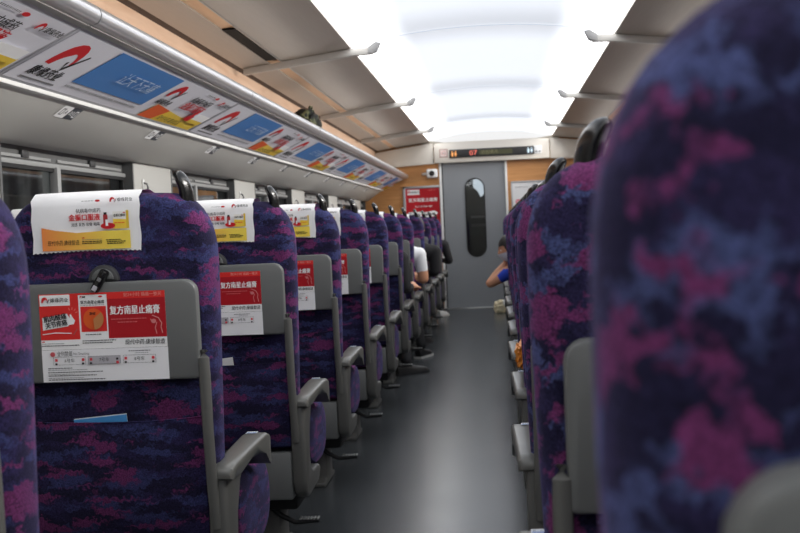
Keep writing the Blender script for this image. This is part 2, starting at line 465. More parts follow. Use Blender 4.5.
# coat hooks on the pillars
for k in range(0, 5):
    y = WE + WP * k + 0.12
    h = thing('coat_hook', 'small pale coat hook on the left wall pillar beside window %d along' % (k + 2), 'hook', (XW, y, 1.30), 'coat hooks on the window pillars')
    MB().box(0, 0.006, -0.012, 0.012, -0.03, 0.03, TRIMW, 0.003).build('hook_plate', h)
    MB().tube([(0.004, 0, 0.012), (0.02, 0, 0.008), (0.026, 0, -0.012), (0.02, 0, -0.022)], 0.005, GRY, 8).build('hook_arm', h)

# outside in the dark: a station wall seen through the glass
def station_mat():
    m = bpy.data.materials.new('dim_station_wall'); t, N, L, b = nt(m)
    tc = N.new('ShaderNodeTexCoord'); mp = N.new('ShaderNodeMapping'); mp.inputs['Scale'].default_value = (0, 1.7, 0.15)
    L.new(tc.outputs['Object'], mp.inputs[0])
    n = N.new('ShaderNodeTexNoise'); n.inputs['Scale'].default_value = 2.2; n.inputs['Detail'].default_value = 4
    L.new(mp.outputs[0], n.inputs['Vector'])
    r = N.new('ShaderNodeValToRGB'); e = r.color_ramp.elements
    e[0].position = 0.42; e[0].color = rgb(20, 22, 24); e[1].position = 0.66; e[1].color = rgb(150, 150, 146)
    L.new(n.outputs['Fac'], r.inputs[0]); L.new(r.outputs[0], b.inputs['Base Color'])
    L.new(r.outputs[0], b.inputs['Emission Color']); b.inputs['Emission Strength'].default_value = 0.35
    return m
st = struct(bx('exterior_station_wall', -3.6, -3.5, -4, 34, -1.2, 4.0, station_mat()))

# right wall, mirrored and plainer (behind the near seats)
wr_ = struct(bx('wall_right', mx(XW), mx(XW) + 0.12, Y0, Y1, 0.0, 1.45, WALLP))
MB().prism([(mx(-1.425), 1.536), (mx(-1.62), 1.405), (mx(-1.80), 1.405), (mx(-1.80), 1.75), (mx(-1.43), 1.75)], 'y', Y0, Y1, WALLP).build('wall_right_cove_panel', wr_)
bx('wall_right_upper', mx(-1.50), mx(-1.80), Y0, Y1, 1.76, 2.05, WOOD_RACK, wr_)

# grey brushed panels beside the light, with a slot between; seams at the ribs
RIBS = [-2.1, 0.76, 3.62, 6.47, 9.33, 12.1]
def ceil_side(f, nm):
    def q(x): return f(x)
    root = bpy.data.objects.new('trim_' + nm, None); COL.objects.link(root); root['kind'] = 'structure'
    ys = [Y0] + RIBS + [Y1]
    for a, b in zip(ys[:-1], ys[1:]):
        a += 0.004; b -= 0.004
        def slab(x0, z0, x1, z1, mat, name, t=0.015):
            MB().prism([(q(x0), z0), (q(x1), z1), (q(x1), z1 + t), (q(x0), z0 + t)], 'y', a, b, mat).build(name, root)
        slab(-0.81, 2.106, -1.225, 2.056, CEILM, 'inner_panel')
        slab(-1.30, 2.046, -1.46, 2.024, CEILM, 'outer_panel')
        slab(-1.215, 2.066, -1.31, 2.054, SLOT_REFL, 'slot_strip')
        slab(-1.455, 2.03, -1.505, 2.02, flat('dark_brown_gap', (60, 44, 36), 0.6), 'dark_gap')
        MB().tube([(q(-1.226), a, 2.057), (q(-1.226), b, 2.057)], 0.006, STEEL, 6).build('slot_edging', root)
    return root
cl = ceil_side(lambda x: x, 'ceiling_left')
cr = ceil_side(mx, 'ceiling_right')
MB().box(-1.297, -1.233, 5.35, 6.38, 2.049, 2.056, flat('black_slot_section', (8, 8, 10), 0.6, spec=0.1)).build('slot_black_section', cl)  # plain black section laid along the slot strip

CAPW = emit('glowing_end_cap', (250, 250, 250), 0.9)
# ribs with upturned tips
RIBM = flat('pale_grey_rib', (176, 174, 170), 0.4, var=0.02)
def rib(f, y, label, grp):
    t = thing('ceiling_rib', label, 'ceiling rib', (f(-0.81), y, 2.08), grp)
    ox, oz = f(-0.81), 2.08
    sg = 1 if f(-0.81) < CX else -1
    P = lambda x, z: (f(x) - ox, z - oz)
    MB().prism([P(-1.45, 1.985), P(-0.80, 2.062), P(-0.68, 2.066), P(-0.68, 2.106), P(-0.80, 2.104), P(-1.45, 2.02)], 'y', -0.02, 0.02, RIBM, 0.003).build('rib_bar', t)
    MB().prism([P(-0.71, 2.064), P(-0.66, 2.078), P(-0.635, 2.130), P(-0.665, 2.136), P(-0.71, 2.108)], 'y', -0.024, 0.024, flat('grey_rib_tip', (138, 138, 138), 0.5), 0.004).build('rib_tip', t)
ordn = ['first', 'second', 'third', 'fourth', 'fifth', 'sixth', 'seventh', 'eighth', 'ninth', 'tenth', 'eleventh', 'twelfth', 'thirteenth']
for i, y in enumerate(RIBS):
    vis = i - 3
    for f, sd in ((lambda x: x, 'left'), (mx, 'right')):
        if vis >= 0: lab = 'pale ceiling rib with upturned tip, %s from the camera on the %s ceiling edge' % (ordn[vis], sd)
        else: lab = 'pale ceiling rib with upturned tip above and behind the camera, %s side' % sd
        rib(f, y, lab, 'ceiling ribs along the light')

# ceiling light diffusers
ys = [Y0] + RIBS + [Y1 - 0.12]
for i, (a, b) in enumerate(zip(ys[:-1], ys[1:])):
    yc = (a + b) / 2
    lab = {2: 'glowing white ceiling light diffuser overhead, before the one with the first rib pair', 3: 'glowing white ceiling diffuser overhead up to the first pair of ribs', 4: 'glowing white ceiling diffuser between the first and second rib pairs',
           5: 'glowing white ceiling diffuser between the second and third rib pairs', 6: 'glowing white ceiling diffuser beyond the third rib pair, above the end sign'}.get(i, 'glowing white ceiling diffuser behind the camera')
    t = thing('ceiling_light', lab, 'ceiling light', (CX, yc, 2.11), 'ceiling light diffusers')
    n = 24
    rings = []
    for yy in (a - yc + 0.004, a - yc + 0.05, 0, b - yc - 0.05, b - yc - 0.004):
        lift = 0.0 if abs(abs(yy) - (b - a) / 2) < 0.02 else 0.012
        rings.append([(0.80 * (2 * k / n - 1), yy, 0.004 + 0.085 * (1 - (2 * k / n - 1) ** 2) + lift) for k in range(n + 1)])
    MB().loft(rings, DIFF, closed=False).build('diffuser', t)
    if i == len(ys) - 2:
        arc = [(0.78 * (2 * k / n - 1), 0.004 + 0.085 * (1 - (2 * k / n - 1) ** 2)) for k in range(n + 1)]
        MB().prism([(0.60, -0.02), (0.66, -0.01)] + arc[::-1] + [(-0.66, -0.01), (-0.60, -0.02)], 'y', b - yc, b - yc + 0.01, CAPW).build('end_cap', t)
    if i < len(ys) - 2:
        rings = [[(0.80 * (2 * k / n - 1), yy, 0.0 + 0.085 * (1 - (2 * k / n - 1) ** 2)) for k in range(n + 1)] for yy in (b - yc - 0.01, b - yc + 0.01)]
        MB().loft(rings, emit('light_joint_strip', (214, 224, 242), 0.78), closed=False).build('joint_strip', t)

# ------------------------------------------------------------------ luggage racks with printed undersides
U0, V0 = Vector((0, 1, 0)), Vector((0.28, 0, 0.13)).normalized()
NRM = U0.cross(V0).normalized()
RKW = math.hypot(0.28, 0.13)
def rack_unit(f, left):
    t = thing('luggage_rack', 'rack', 'luggage rack', (0, 0, 0), 'luggage racks')
    Lg = 1.96
    m = MB(); m.prism([(f(-1.42), 1.536), (f(-1.14), 1.666), (f(-1.14), 1.684), (f(-1.42), 1.56)], 'y', 0.006, Lg - 0.006, RACKB, 0.002)
    up_ = m.build('underside_panel', t)
    m = MB(); n = 14
    rings = []
    for yy in (0.004, Lg - 0.004):
        rings.append([(f(-1.124 + 0.030 * math.cos(2 * PI * k / n)), yy, 1.692 + 0.030 * math.sin(2 * PI * k / n)) for k in range(n)])
    m.loft(rings, ALU)
    m.build('front_tube', t)
    MB().box(min(f(-1.158), f(-1.128)), max(f(-1.158), f(-1.128)), 0.004, Lg - 0.004, 1.659, 1.672, RIBM, 0.002).build('front_lip', t)
    m = MB()
    for (xa, za, w_) in ((-1.437, 1.524, 0.017), (-1.429, 1.546, 0.004), (-1.424, 1.553, 0.004)):
        m.box(min(f(xa), f(xa + 0.02)), max(f(xa), f(xa + 0.02)), 0.003, Lg - 0.003, za, za + w_, RAILW, 0.0015)
    m.build('rear_rail', t)
    if left:
        s = Sheet(0.0003); s.rect(0.02, 0.016, Lg - 0.02, RKW - 0.03, ink(222, 222, 230)); s.up()
        logo(s, 0.12, 0.165, 0.13, False); s.text('康缘药业', 0.09, 0.075, 0.055, BLK, 0.02); s.rect(0.09, 0.035, 0.34, 0.042, GRY)
        s.rect(0.40, 0.08, 1.10, RKW - 0.035, ink(74, 130, 196))
        s.lines(0.40, 0.05, 1.08, GRY, 0.011, 3, 0.006)
        logo(s, 1.17, 0.20, 0.09, False); s.text('康缘药业', 1.16, 0.13, 0.04, BLK, 0.02)
        s.poly([(1.20, 0.022), (1.92, 0.022), (1.92, 0.10), (1.62, 0.085), (1.40, 0.10), (1.22, 0.115)], YEL)
        s.poly([(1.20, 0.022), (1.36, 0.022), (1.42, 0.10), (1.22, 0.115)], ORG)
        s.lines(1.50, 0.255, 1.62, GRY, 0.008, 9, 0.004); s.disc(1.65, 0.259, 0.02, 0.009, RED)
        s.text('抗病毒中成药', 1.43, 0.205, 0.045, BLK, 0.02); s.text('金振口服液', 1.43, 0.155, 0.058, RED, 0.03)
        logo(s, 1.76, 0.24, 0.035)
        s.up()
        s.text('让天下无痛', 0.62, 0.175, 0.072, ink(190, 210, 232), 0.0, shear=0.25); 
        s.rect(1.66, 0.09, 1.70, 0.16, RED); s.disc(1.69, 0.10, 0.05, 0.022, RED); s.rect(1.72, 0.075, 1.90, 0.145, WHT); s.rect(1.72, 0.075, 1.90, 0.10, YEL)
        s.text('现代中药·康缘智造', 1.38, 0.05, 0.036, BLK)
        O = Vector((-1.42, 0, 1.536))
        s.put('printed_advert', lambda a, b, h: O + U0 * a + V0 * b + NRM * (0.0012 + h), up_)
    return t
rk = rack_unit(lambda x: x, True)
km = kid_map()
RK0 = 3.09
for i, k in enumerate(range(-3, 6)):
    c = rk if i == 0 else copy_tree(rk, km)
    c.location = (0, RK0 + 1.96 * k, 0)
    if RK0 + 1.96 * (k + 1) > Y1:                       # last one is cut by the end wall
        c.scale = (1, (Y1 - 0.02 - RK0 - 1.96 * k) / 1.96, 1)
    v = k + 1
    c['label'] = ('grey luggage rack section with printed adverts underneath, %s from the camera above the windows' % ordn[v]) if v >= 0 else 'luggage rack section behind the camera above the left windows'
rkr = rack_unit(mx, False)
km = kid_map()
for i, k in enumerate(range(-3, 6)):
    c = rkr if i == 0 else copy_tree(rkr, km)
    c.location = (0, RK0 + 1.96 * k, 0)
    if RK0 + 1.96 * (k + 1) > Y1: c.scale = (1, (Y1 - 0.02 - RK0 - 1.96 * k) / 1.96, 1)
    c['label'] = 'plain grey luggage rack section above the right-side seats'
    c['group'] = 'luggage racks over the right seats'

# seat number tags on the cove panel
cv = Vector((0.195, 0, 0.131)).normalized(); cn = U0.cross(cv)
for k in range(-1, 10):
    y = 3.78 + 0.985 * k
    s = Sheet()
    s.rect(-0.085, -0.035, 0.0, 0.035, WHT); s.rect(0.0, -0.035, 0.085, 0.035, ink(70, 74, 80)); s.up()
    s.frame(-0.07, -0.02, -0.045, 0.02, 0.006, GRY); s.text('A', -0.025, 0.0, 0.035, GRY, 0.02, 'CENTER')
    s.text('%02d' % (k + 3), 0.026, 0.0, 0.036, WHT, 0.01, 'CENTER'); s.frame(0.05, -0.02, 0.075, 0.02, 0.006, WHT)
    O = Vector((-1.425 - 0.195 * 0.20, y, 1.536 - 0.131 * 0.20)) - cv * 0.014 - cn * 0.0008
    o = s.put('seat_number_tag', lambda a, b, h: O + U0 * a * 0.95 + cv * b * 0.85 + cn * (0.002 + h))
    lab = 'black and white seat number tag below the rack, %s along' % ordn[max(0, k)] if k >= 0 else 'black and white seat number tag out of view beside the camera'
    tag(o, lab, 'sign', 'seat number tags under the rack')

# strip lamps on the rack shelves, and an added fill for the left side
def strip(nm, f, x, z, dx, dz, power, w=0.03, spread=180):
    l = bpy.data.lights.new(nm, 'AREA'); l.shape = 'RECTANGLE'; l.size = w; l.size_y = Y1 - Y0 - 0.4; l.energy = power; l.color = (1.0, 0.97, 0.93); l.spread = R(spread)
    o = bpy.data.objects.new(nm, l); COL.objects.link(o)
    d = Vector((f(x + dx) - f(x), 0, dz)).normalized(); yv = Vector((0, 1, 0)); xv = yv.cross(-d).normalized()
    o.matrix_world = Matrix.Translation((f(x), (Y0 + Y1) / 2, z)) @ Matrix((xv, yv, -d)).transposed().to_4x4()
for f in (lambda x: x, mx):
    strip('rack_shelf_lamp', f, -1.20, 1.705, -0.35, 1.0, RACK_UP)
strip('side_fill_light', mx, -1.15, 1.95, 1.0, -0.26, SIDE, 0.05, 75)  # unseen fill, added only to brighten the left cove and wall

# ------------------------------------------------------------------ end wall
ew = MB()
ew.box(-1.9, -0.69, Y1, Y1 + 0.08, 0, 2.32, WOOD_END)
ew.box(0.13, 1.8, Y1, Y1 + 0.08, 0, 2.32, WOOD_END)
ew.box(-0.76, 0.16, Y1, Y1 + 0.08, 1.86, 2.32, WOOD_END); ew.box(-0.9, 0.8, Y1 - 0.02, Y1, 2.06, 2.31, HEADR)
we = struct(ew.build('wall_end'))
hd = MB()
hd.prism([(-0.755, 1.835), (0.675, 1.835), (0.675, 2.075), (0.54, 2.085), (0.50, 2.10), (-0.58, 2.10), (-0.62, 2.085), (-0.755, 2.075)], 'y', Y1 - 0.11, Y1, HEADR, 0.008)
h1 = hd.build('wall_end_header', we)
MB().prism([(-1.50, 1.80), (-0.765, 1.832), (-0.765, 2.09), (-1.50, 2.00)], 'y', Y1 - 0.09, Y1, HEADR, 0.006).build('wall_end_header_side', we)
MB().prism([(mx(-1.50), 1.80), (0.685, 1.832), (0.685, 2.09), (mx(-1.50), 2.00)], 'y', Y1 - 0.09, Y1, HEADR, 0.006).build('wall_end_header_side', we)

def capsule(cx, zc0, zc1, r, n=14):
    p = [(cx + r * math.cos(R(180 * i / n)), zc1 + r * math.sin(R(180 * i / n))) for i in range(n + 1)]
    p += [(cx + r * math.cos(R(180 + 180 * i / n)), zc0 + r * math.sin(R(180 + 180 * i / n))) for i in range(n + 1)]
    return p
DX = -0.268
def door():
    root = bpy.data.objects.new('door_1', None); COL.objects.link(root); root['kind'] = 'structure'
    inn = capsule(DX, 0.77, 1.51, 0.118); n = len(inn)
    x0, x1, z0, z1 = -0.672, 0.113, 0.012, 1.86
    r_ = 0.118; m = MB(); ya, yb = Y1 - 0.012, Y1 + 0.028
    m.box(x0, DX - r_, ya, yb, z0, z1, DOORM); m.box(DX + r_, x1, ya, yb, z0, z1, DOORM)
    m.prism([(DX + r_ * math.cos(R(180 * i / 14)), 1.51 + r_ * math.sin(R(180 * i / 14))) for i in range(15)] + [(DX - r_, z1), (DX + r_, z1)], 'y', ya, yb, DOORM)
    m.prism([(DX + r_ * math.cos(R(180 + 180 * i / 14)), 0.77 + r_ * math.sin(R(180 + 180 * i / 14))) for i in range(15)] + [(DX + r_, z0), (DX - r_, z0)], 'y', ya, yb, DOORM)
    m.build('door_leaf', root, smooth=False)
    g = MB(); o2 = capsule(DX, 0.77, 1.51, 0.126); i2 = capsule(DX, 0.77, 1.51, 0.112)
    g.loft([[(p[0], Y1 - 0.013, p[1]) for p in o2], [(p[0], Y1 - 0.02, p[1]) for p in o2], [(p[0], Y1 - 0.02, p[1]) for p in i2], [(p[0], Y1 + 0.0, p[1]) for p in i2]], GASK, cap=False)
    g.build('window_gasket', root)
    MB().prism(capsule(DX, 0.77, 1.51, 0.117), 'y', Y1 + 0.004, Y1 + 0.01, GLASS).build('window_glass', root)
    f = MB()
    f.box(-0.705, -0.675, Y1 - 0.03, Y1 + 0.03, 0, 1.84, TRIMW, 0.004); f.box(0.115, 0.145, Y1 - 0.03, Y1 + 0.03, 0, 1.84, TRIMW, 0.004)
    f.build('door_frame', root)
    bx('door_threshold', -0.675, 0.115, Y1 - 0.06, Y1 + 0.03, 0.0, 0.012, STEEL, root, 0.003)
    bx('door_track_gap', -0.675, -0.660, Y1 - 0.018, Y1 - 0.006, 0.01, 1.84, GASK, root)
    return root
door()
# the next vestibule behind the door window
vb = MB()
vb.box(-1.9, 1.8, Y1 + 3.0, Y1 + 3.05, 0, 2.3, flat('vestibule_dark_wall', (52, 54, 58), 0.5))
vb.box(-1.9, 1.8, Y1 + 0.1, Y1 + 3.0, -0.02, 0.0, flat('vestibule_floor', (46, 48, 52), 0.4))
vb.box(-1.0, 0.5, Y1 + 0.1, Y1 + 3.0, 2.3, 2.34, flat('vestibule_dark_wall', (52, 54, 58), 0.5))
vb.box(-1.02, -1.0, Y1 + 0.1, Y1 + 3.0, 0, 2.3, flat('vestibule_dark_wall', (52, 54, 58), 0.5))
struct(vb.build('exterior_vestibule_wall'))
VL = emit('bright_patch_glow', (232, 238, 246), 1.1)
t = MB().prism([(-0.31, 1.66), (-0.17, 1.70), (-0.17, 1.46), (-0.215, 1.42), (-0.25, 1.50), (-0.31, 1.56)], 'y', Y1 + 1.2, Y1 + 1.24, VL).build('vestibule_bright_patch')  # glow put into the surface in place of a lit white panel
tag(t, 'bright white glowing patch for a lit panel seen through the door window', 'bright patch')
bx_ = MB().box(-0.40, -0.10, Y1 + 1.3, Y1 + 1.32, 0.9, 1.3, ink(70, 74, 80)).box(-0.36, -0.14, Y1 + 1.29, Y1 + 1.3, 1.02, 1.06, GRY).box(-0.36, -0.14, Y1 + 1.29, Y1 + 1.3, 1.14, 1.17, LGR)
tag(bx_.build('notice_board'), 'dim notice board behind the door window', 'notice board')

YH = Y1 - 0.11
def wallmap(x, z, y): return lambda a, b, h: Vector((x + a, y - h, z + b))
# display board
t = thing('display_sign', 'black passenger display board with lit 07 above the end door', 'display sign', (-0.04, YH, 1.942), None)
MB().box(-0.525, 0.525, -0.03, 0.0, -0.05, 0.05, BLACKM, 0.006).build('housing', t)
LO = emit('amber_led', (250, 168, 90), 1.1); LR = emit('red_led', (255, 120, 100), 1.1); LW = emit('white_led', (210, 230, 245), 1.2); LD = emit('dim_amber_led', (130, 124, 84), 0.7)
s = Sheet()
def figure(s, x, m, skirt):
    s.disc(x, 0.026, 0.008, 0.008, m, n=10)
    if skirt: s.poly([(x - 0.009, 0.014), (x + 0.009, 0.014), (x + 0.017, -0.016), (x + 0.006, -0.016), (x + 0.006, -0.036), (x - 0.006, -0.036), (x - 0.006, -0.016), (x - 0.017, -0.016)], m)
    else: s.poly([(x - 0.014, 0.014), (x + 0.014, 0.014), (x + 0.014, -0.01), (x + 0.008, -0.036), (x - 0.008, -0.036), (x - 0.014, -0.01)], m)
for x_, mt in ((-0.465, LO), (0.475, LW)):
    s2 = Sheet(0.0003); figure(s2, x_ - 0.02, mt, False); figure(s2, x_ + 0.02, mt, True); s2.put('restroom_symbol', lambda a, b, h: Vector((a, -0.0312 - h, b)), t)
s.text('07', -0.275, -0.003, 0.085, LR, 0.0, width=0.095)
s.rect(-0.155, -0.03, 0.26, 0.03, ink(74, 74, 52)); s.up()
s.text('欢迎乘车', -0.13, 0.0, 0.055, LD, 0.0)
s.put('lettering', lambda a, b, h: Vector((a, -0.0312 - h, b)), t)
# small square sign left, plate with two buttons right
s = Sheet(0.0003); s.rect(-0.05, -0.05, 0.05, 0.05, ink(140, 70, 66)); s.up(); s.rect(-0.041, -0.041, 0.041, 0.041, ink(226, 216, 210)); s.up()
s.stroke([(0.026 * math.cos(R(a)), 0.026 * math.sin(R(a))) for a in range(0, 361, 30)], 0.007, ink(200, 120, 116)); s.stroke([(-0.018, 0.018), (0.018, -0.018)], 0.006, ink(200, 120, 116)); s.rect(-0.016, -0.004, 0.018, 0.003, GRY)
tag(s.put('no_smoking_sign', wallmap(-0.635, 1.955, YH - 0.002)), 'small square no smoking sign beside the display board', 'sign')
t = thing('switch_plate', 'white wall plate with two dark buttons beside the display board', 'switch plate', (0.53, YH, 1.945))
MB().box(-0.05, 0.05, -0.008, 0, -0.05, 0.05, POSTW, 0.004).build('plate', t)
for x in (-0.02, 0.028): MB().tube([(x, -0.006, -0.02), (x, -0.016, -0.02)], 0.009, DGREY, 10).build('button', t)
# cctv camera
t = thing('security_camera', 'white box security camera with black lens above the red poster', 'security camera', (-0.792, Y1, 1.712))
MB().box(-0.068, 0.068, -0.12, -0.01, -0.055, 0.055, POSTW, 0.018, 3).build('housing', t)
MB().tube([(0, -0.121, 0.0), (0, -0.132, 0.0)], [0.034, 0.03], BLACK, 20).build('lens', t)
MB().tube([(-0.06, -0.05, 0), (-0.10, -0.04, 0.0), (-0.12, 0.0, 0.0)], 0.016, POSTW, 10).build('bracket', t)

# red poster left
t = thing('framed_poster', 'red medicine poster in a silver frame left of the end door', 'poster', (-0.925, Y1, 1.27)); t.scale = (1.1, 1, 1)
m = MB(); W, H = 0.225, 0.295
for (x0, x1, z0, z1) in ((-W, W, H - 0.03, H), (-W, W, -H, -H + 0.03), (-W, -W + 0.03, -H, H), (W - 0.03, W, -H, H)): m.box(x0, x1, -0.02, 0, z0, z1, POSTF, 0.004)
m.build('frame', t)
s = Sheet(0.0003); s.rect(-W + 0.03, -H + 0.03, W - 0.03, H - 0.03, DRED); s.rect(-W + 0.03, -H + 0.03, -0.05, H - 0.03, ink(196, 30, 42)); s.up()
s.rect(-0.175, 0.185, -0.035, 0.25, WHT); s.text('复方南星止痛膏', -0.165, 0.115, 0.052, WHT, 0.03, width=0.33)
s.text('贴24小时 镇痛一整天', -0.09, 0.035, 0.022, WHT, 0.01, width=0.20); s.lines(0.07, 0.235, 0.16, PNK, 0.006, 4, 0.004)
s.rect(-0.17, -0.12, -0.02, -0.03, WHT); s.poly([(0.0, -0.11), (0.13, -0.09), (0.17, -0.05), (0.13, -0.02), (0.0, -0.04)], WHT)
s.poly([(-0.1, -0.265), (0.12, -0.265), (0.16, -0.16), (0.0, -0.15)], ink(150, 18, 30)); s.up()
logo(s, -0.168, 0.217, 0.03); s.text('关节疼痛', -0.155, -0.075, 0.03, BLK, 0.03); s.text('肌肉酸痛', 0.01, -0.075, 0.028, BLK, 0.03, rot=6); s.text('康缘', -0.16, -0.045, 0.014, BLK)
s.put('printed_sheet', lambda a, b, h: Vector((a, -0.012 - h, b)), t)
# white poster right
t = thing('framed_poster', 'white notice poster with small red emblem right of the end door', 'poster', (0.42, Y1, 1.27))
m = MB(); W, H = 0.235, 0.30
for (x0, x1, z0, z1) in ((-W, W, H - 0.02, H), (-W, W, -H, -H + 0.02), (-W, -W + 0.02, -H, H), (W - 0.02, W, -H, H)): m.box(x0, x1, -0.02, 0, z0, z1, POSTF, 0.004)
m.build('frame', t)
s = Sheet(0.0003); s.rect(-W + 0.02, -H + 0.02, W - 0.02, H - 0.02, POSTW); s.up()
s.lines(-0.185, 0.215, 0.02, ink(130, 134, 138), 0.016, 5, 0.008); s.disc(-0.15, 0.04, 0.034, 0.034, ink(226, 74, 100), n=16); s.lines(-0.09, 0.05, 0.15, LGR, 0.01, 6, 0.008); s.lines(-0.09, 0.02, 0.15, LGR, 0.01, 7, 0.008)
s.up(); s.stroke([(-0.168, 0.055), (-0.132, 0.025)], 0.01, WHT); s.stroke([(-0.168, 0.025), (-0.132, 0.055)], 0.01, WHT)
s.put('printed_sheet', lambda a, b, h: Vector((a, -0.012 - h, b)), t)

# ------------------------------------------------------------------ seats
TH = R(1.5); ct, sn = math.cos(TH), math.sin(TH)
def tilt(v):
    y, z = v[1], v[2]
    return Vector((v[0], y * ct - (z - 0.85) * sn, 0.85 + (z - 0.85) * ct + y * sn))

def back_outline(ins, sx=1, n=10):
    hw, zt, zb = (0.24 if sx > 0 else 0.25) - ins, 1.152 - ins, 0.37 + ins
    a, b = 0.112 - ins * 0.5, (0.15 if sx > 0 else 0.125) - ins * 0.5
    p = [(-hw + 0.02, zb), (0, zb), (hw - 0.02, zb), (hw, zb + 0.03)]
    for i in range(1, 8): p.append((hw, zb + 0.03 + (zt - b - zb - 0.03) * i / 8))
    for i in range(n + 1):
        t_ = R(90 * i / n); e = 0.86
        p.append((hw - a + a * math.cos(t_) ** e, zt - b + b * math.sin(t_) ** e))
    for i in range(1, 6): p.append(((hw - a) * (1 - 2 * i / 6), zt + 0.004 * math.sin(PI * i / 6)))
    for i in range(n + 1):
        t_ = R(90 + 90 * i / n)
        p.append((-hw + a - a * abs(math.cos(t_)) ** e, zt - b + b * math.sin(t_) ** e))
    for i in range(1, 8): p.append((-hw, zt - b - (zt - b - zb - 0.03) * i / 8))
    p.append((-hw, zb + 0.03))
    p = [(x * (1 - 0.055 * max(0, min(1, (0.95 - z) / 0.45))), z) for x, z in p]
    return p

def sticker_sheet():
    s = Sheet(); X, Z = 0.143, 0.098       # half width; v runs -0.098..0.098
    s.rect(-X, -0.026, X, Z, WHT); s.rect(-X - 0.0005, -Z, X + 0.0005, -0.0265, ink(244, 244, 246)); s.up()
    s.rect(-X, -0.004, -0.053, Z, BRT); s.rect(0.012, -0.004, X, Z, DRED)
    s.rect(-0.053, 0.094, 0.012, Z, BRT); s.rect(0.012, 0.083, X, Z, BRT)
    s.rect(-0.049, 0.012, 0.009, 0.068, BRT)
    s.up()
    s.rect(-0.141, 0.072, -0.072, 0.096, WHT)
    s.text('复方南星止痛膏', 0.017, 0.056, 0.0205, WHT, 0.035, width=0.112)
    s.text('贴24小时 镇痛一整天', 0.05, 0.0905, 0.0095, PNK, 0.01, width=0.085)
    s.lines(0.02, 0.037, 0.10, ink(214, 110, 112), 0.002, 1); s.lines(0.034, 0.030, 0.078, ink(214, 110, 112), 0.002, 2)
    s.stroke([(0.112, 0.044), (0.126, 0.038), (0.133, 0.026), (0.131, 0.018), (0.134, 0.004)], 0.002, ink(222, 150, 146))
    s.stroke([(0.108, 0.036), (0.114, 0.029), (0.122, 0.028), (0.118, 0.016), (0.121, 0.003)], 0.0022, ink(214, 130, 130))
    s.disc(0.115, 0.031, 0.006, 0.005, ink(214, 130, 130), n=10)
    # white slanted headline block with a pointing hand
    s.poly([(-0.137, 0.018), (-0.078, 0.026), (-0.074, 0.044), (-0.080, 0.054), (-0.137, 0.046)], WHT)
    s.poly([(-0.082, 0.028), (-0.066, 0.030), (-0.062, 0.038), (-0.068, 0.046), (-0.071, 0.053), (-0.074, 0.052), (-0.074, 0.043), (-0.082, 0.038)], WHT)
    for a in (20, 50, 80, 110): s.stroke([(-0.070 + 0.010 * math.cos(R(a)), 0.052 + 0.010 * math.sin(R(a))), (-0.070 + 0.016 * math.cos(R(a)), 0.052 + 0.016 * math.sin(R(a)))], 0.0012, PNK)
    s.stroke([(-0.138, 0.009), (-0.11, 0.012), (-0.072, 0.010)], 0.0018, WHT); s.stroke([(-0.068, 0.006), (-0.058, 0.020)], 0.0018, ink(180, 90, 90))
    s.disc(-0.02, 0.040, 0.0235, 0.0235, ORG); s.text('复方南星止痛膏', -0.048, 0.077, 0.0085, BLK, 0.03, width=0.054)
    s.lines(-0.048, 0.0705, 0.006, GRY, 0.001, 8); s.lines(-0.04, 0.005, -0.004, BLK, 0.0018, 12)
    logo(s, -0.048, 0.089, 0.005, False); s.rect(-0.043, 0.088, -0.036, 0.091, BLK); s.disc(-0.002, 0.0895, 0.005, 0.002, RED, n=10)
    s.text('现代中药·康缘智造', 0.048, -0.0145, 0.0125, BLK, 0.012, width=0.09, shear=0.12)
    s.rect(-0.141, -0.0085, -0.134, -0.0065, RED); s.lines(-0.141, -0.0125, -0.09, GRY, 0.0012, 13); s.lines(-0.141, -0.0175, -0.055, BLK, 0.0018, 14); s.lines(-0.048, -0.0085, 0.028, BLK, 0.0018, 15); s.lines(-0.048, -0.0135, 0.02, BLK, 0.0018, 16)
    # lower sheet: no smoking line, three carriage plans, small print
    s.disc(-0.118, -0.036, 0.0055, 0.0055, ink(206, 90, 96), n=14); s.text('全列禁烟', -0.108, -0.036, 0.0125, BLK, 0.0, width=0.034); s.text('No Smoking', -0.071, -0.036, 0.0085, GRY, width=0.036)
    s.lines(0.055, -0.034, 0.105, GRY, 0.002, 20); s.lines(0.07, -0.0385, 0.10, GRY, 0.001, 21)
    for x0, x1, m_, d_ in ((-0.117, -0.044, None, 5), (-0.038, 0.036, LGR, 2), (0.042, 0.116, None, 8)):
        if m_: s.rect(x0, -0.060, x1, -0.042, m_)
        s.frame(x0, -0.060, x1, -0.042, 0.0007, GRY)
    s.text('6号车', -0.080, -0.051, 0.0095, BLK, align='CENTER'); s.text('7号车', -0.001, -0.051, 0.0095, BLK, align='CENTER'); s.text('8号车', 0.079, -0.051, 0.0095, BLK, align='CENTER')
    for x, r_ in ((-0.113, 0), (-0.052, 0), (-0.034, 0), (0.026, 1), (0.045, 0), (0.107, 0)):
        s.rect(x, -0.052 if not r_ else -0.06, x + 0.006, -0.046 if not r_ else -0.054, ink(222, 70, 80)); s.rect(x, -0.060 if not r_ else -0.0515, x + 0.005, -0.0555 if not r_ else -0.047, BLK)
    for i, (yy, x1) in enumerate(((-0.068, -0.075), (-0.0715, -0.04), (-0.077, -0.005), (-0.081, -0.07), (-0.0845, -0.02), (-0.0895, -0.05), (-0.0935, 0.0))):
        s.lines(-0.13, yy, x1, BLK if i % 2 == 0 else GRY, 0.0018 if i % 2 == 0 else 0.001, 30 + i)
    s.up()
    logo(s, -0.134, 0.084, 0.013)
    s.text('肌肉酸痛', -0.133, 0.041, 0.0145, BLK, 0.045, rot=8, width=0.052); s.text('关节疼痛', -0.130, 0.027, 0.0145, BLK, 0.045, rot=8, width=0.050)
